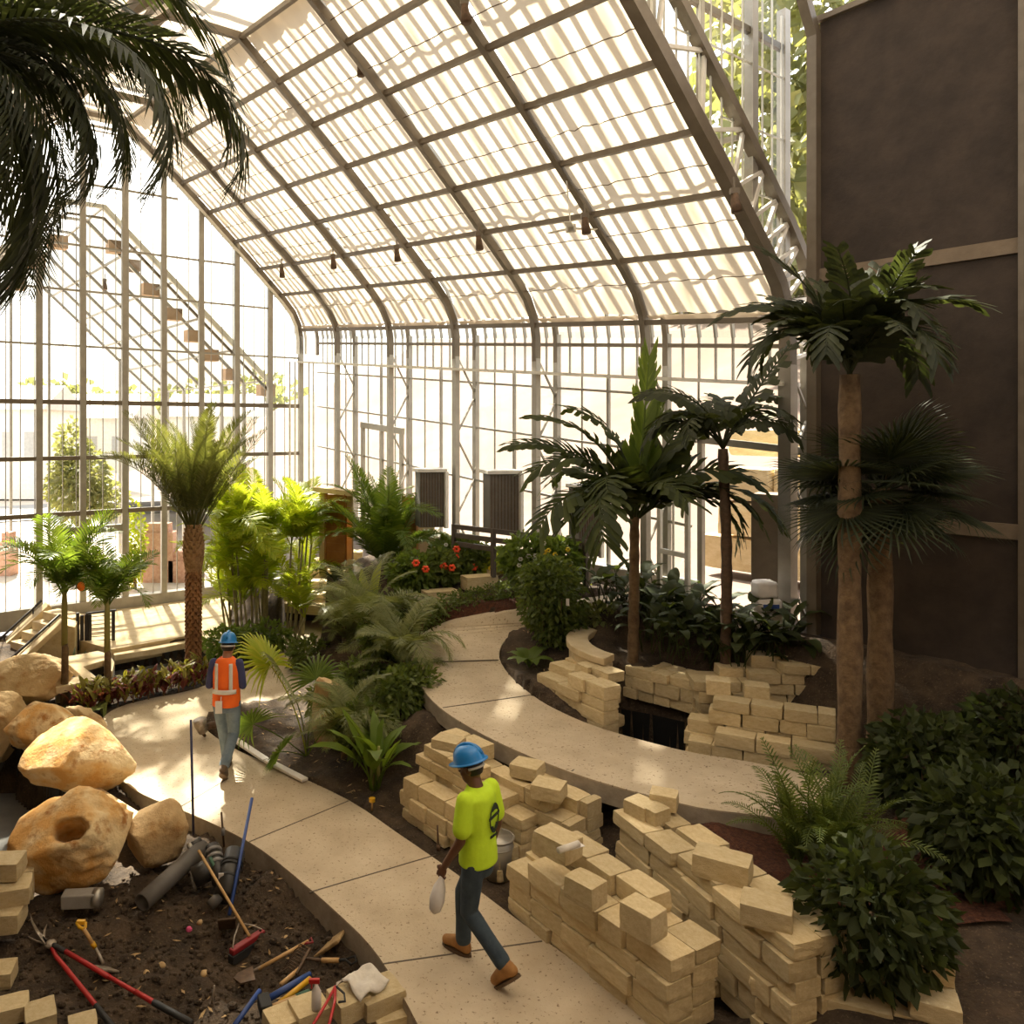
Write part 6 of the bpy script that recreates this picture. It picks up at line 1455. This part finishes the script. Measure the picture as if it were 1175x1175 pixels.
# outdoor tree, shrubs, masonry
b0 = D(90, 640, 26); b0.z = -.1; t = plant('outdoor_tree', b0, 'hazy grey-green tree outside the gable glass, left of the date palm', 'tree'); zc = D(90, 555, 26).z
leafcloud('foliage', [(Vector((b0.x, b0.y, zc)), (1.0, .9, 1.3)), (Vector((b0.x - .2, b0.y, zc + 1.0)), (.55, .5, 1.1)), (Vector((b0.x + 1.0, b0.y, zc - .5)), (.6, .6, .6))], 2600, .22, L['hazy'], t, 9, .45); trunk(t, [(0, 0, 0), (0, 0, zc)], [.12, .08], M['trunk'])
b0 = D(155, 690, 22); b0.z = -.1; t = plant('outdoor_shrub', b0, 'narrow yellow-green shrub just outside the gable by the doorway', 'shrub'); leafcloud('foliage', [(b0 + Vector((0, 0, 1.2)), (.3, .3, 1.2))], 900, .12, L['bright'], t, 10); trunk(t, [(0, 0, 0), (0, 0, 1.2)], [.05, .03], M['trunk'])
for i, (px, yt, d, w, lab) in enumerate(((183, 608, 23, .9, 'tall pinkish brick stack outside the gable glass'), (206, 640, 23, .5, 'lower brick stack right of the tall one outside the gable'), (10, 618, 24, .35, 'slim brick gate post outside the glass at the far left'))):
    q = D(px, yt, d); mb = MB(); mb.box(Vector((q.x, q.y, q.z / 2 - .1)), (w, .5, q.z + .1)); mb.box(Vector((q.x, q.y, q.z)), (w * .7, .4, .4)); tag(mb.build('brick_pier', M['brick'], loc=Vector((q.x, q.y, -.1))), lab, 'pier', 'brick piers outside')
q = D(134, 660, 21.5); t = empty('orange_barrier', Vector((q.x, q.y, -.1)), 'orange folding barrier outside the gable doorway', 'barrier'); mb = MB(); mb.bar(Vector((q.x - .15, q.y, -.1)), Vector((q.x, q.y, q.z + .35)), .28, .03); mb.bar(Vector((q.x + .18, q.y + .1, -.1)), Vector((q.x, q.y, q.z + .35)), .28, .03); mb.build('board', M['flower'], t)
for i, (px, py, d, r_) in enumerate(((10, 500, 75, 5), (70, 490, 80, 6), (150, 495, 78, 5), (230, 492, 82, 6), (300, 485, 80, 6))):
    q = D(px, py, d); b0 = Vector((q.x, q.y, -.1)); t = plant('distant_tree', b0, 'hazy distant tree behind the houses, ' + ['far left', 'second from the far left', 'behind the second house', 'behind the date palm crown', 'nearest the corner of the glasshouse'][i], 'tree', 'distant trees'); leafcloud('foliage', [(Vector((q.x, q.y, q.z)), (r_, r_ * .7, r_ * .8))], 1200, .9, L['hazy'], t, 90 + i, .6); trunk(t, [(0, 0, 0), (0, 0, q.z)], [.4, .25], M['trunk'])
# trees on the hill seen through the clerestory
for i, (s, w, z, r_) in enumerate(((8, -20, 12.5, 3.2), (3, -22, 12.5, 3.4), (12.5, -19, 12, 3.0), (17, -20, 12, 3.4), (-3, -23, 12.5, 3.2), (6, -26, 16.5, 4), (12, -26, 16, 4), (4.3, -14.7, 12.5, 3.6), (5.6, -15.4, 17.5, 3.6))):
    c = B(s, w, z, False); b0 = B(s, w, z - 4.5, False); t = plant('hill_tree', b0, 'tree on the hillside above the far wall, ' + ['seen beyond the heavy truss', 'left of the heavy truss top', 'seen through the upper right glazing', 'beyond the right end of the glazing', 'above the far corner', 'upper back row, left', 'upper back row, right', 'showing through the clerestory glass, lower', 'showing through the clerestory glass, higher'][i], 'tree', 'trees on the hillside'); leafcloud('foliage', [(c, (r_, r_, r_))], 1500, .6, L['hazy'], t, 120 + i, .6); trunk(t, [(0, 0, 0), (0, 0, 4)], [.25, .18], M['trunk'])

# ================================================================ LIGHT
w = bpy.data.worlds.new('world'); SC.world = w; w.use_nodes = True; nt = w.node_tree; nt.nodes.clear()
out = nt.nodes.new('ShaderNodeOutputWorld'); bg = nt.nodes.new('ShaderNodeBackground'); sky = nt.nodes.new('ShaderNodeTexSky'); sky.sky_type = 'NISHITA'; sky.sun_disc = False
sky.sun_elevation = R(44); sky.air_density = 1.2; sky.dust_density = 4.0; sky.ozone_density = .6
sund = (U1 * .80 + U2 * .19 + Vector((0, 0, .85))).normalized()
sky.sun_rotation = math.atan2(sund.x, sund.y)
mx = nt.nodes.new('ShaderNodeMix'); mx.data_type = 'RGBA'; mx.inputs[0].default_value = .55; mx.inputs[7].default_value = (9, 8.6, 7.9, 1)
nt.links.new(sky.outputs[0], mx.inputs[6]); nt.links.new(mx.outputs[2], bg.inputs[0]); bg.inputs[1].default_value = .21; nt.links.new(bg.outputs[0], out.inputs[0])
sl_ = bpy.data.lights.new('sun', 'SUN'); sl_.energy = 14.0; sl_.angle = R(1.5); sl_.color = (1, .91, .76); so = bpy.data.objects.new('sun', sl_); COL.objects.link(so); so.rotation_euler = sund.to_track_quat('Z', 'Y').to_euler()
vs_ = SC.view_settings; vs_.view_transform = 'Standard'; vs_.look = 'None'; vs_.gamma = 1; vs_.use_curve_mapping = False; vs_.exposure = 1.0
cy = SC.cycles; cy.use_denoising = True; cy.max_bounces = 8; cy.diffuse_bounces = 4; cy.transparent_max_bounces = 24; cy.transmission_bounces = 6; cy.glossy_bounces = 2; cy.sample_clamp_indirect = 6; cy.caustics_reflective = False; cy.caustics_refractive = False
# ================================================================ STACKS: blocks in view stay single, packed ones inside become one heap
bpy.context.view_layer.update()
dg = bpy.context.evaluated_depsgraph_get(); eye = Vector((0, 0, HC)); scored = []
for o in [q for q in COL.objects if q.name.startswith('limestone_block')]:
    hit = 0
    for x in (-.46, -.15, .15, .46):
        for y in (-.46, 0, .46):
            for z in (-.4, 0, .47):
                p = o.matrix_world @ Vector((x, y, z)); ok, loc, nrm, idx_, ob, mt = SC.ray_cast(dg, eye, (p - eye).normalized())
                for _ in range(6):
                    if ok and ob.type == 'MESH' and ob.data.materials and ob.data.materials[0].name.startswith(('glazing', 'dusty')): ok, loc, nrm, idx_, ob, mt = SC.ray_cast(dg, loc + (p - eye).normalized() * .01, (p - eye).normalized())
                    else: break
                if ok and ob == o: hit += 1
    scored.append((hit / o.location.y ** 2 * o.scale.x * o.scale.z, o))
scored.sort(key=lambda q: -q[0])
rest = [o for k, (sc_, o) in enumerate(scored) if k >= 285 or sc_ <= 0]
mb = MB()
for o in rest:
    mw = o.matrix_world; mb.add([mw @ v.co for v in o.data.vertices], [tuple(p.vertices) for p in o.data.polygons]); bpy.data.objects.remove(o)
if rest: tag(mb.build('limestone_rubble', M['stone']), 'limestone blocks packed inside and behind the faces of the stacked walls', 'blocks', None, 'stuff')
print('BLOCKS', len(scored), 'kept', len(scored) - len(rest), 'visible', sum(1 for q in scored if q[0] > 0))
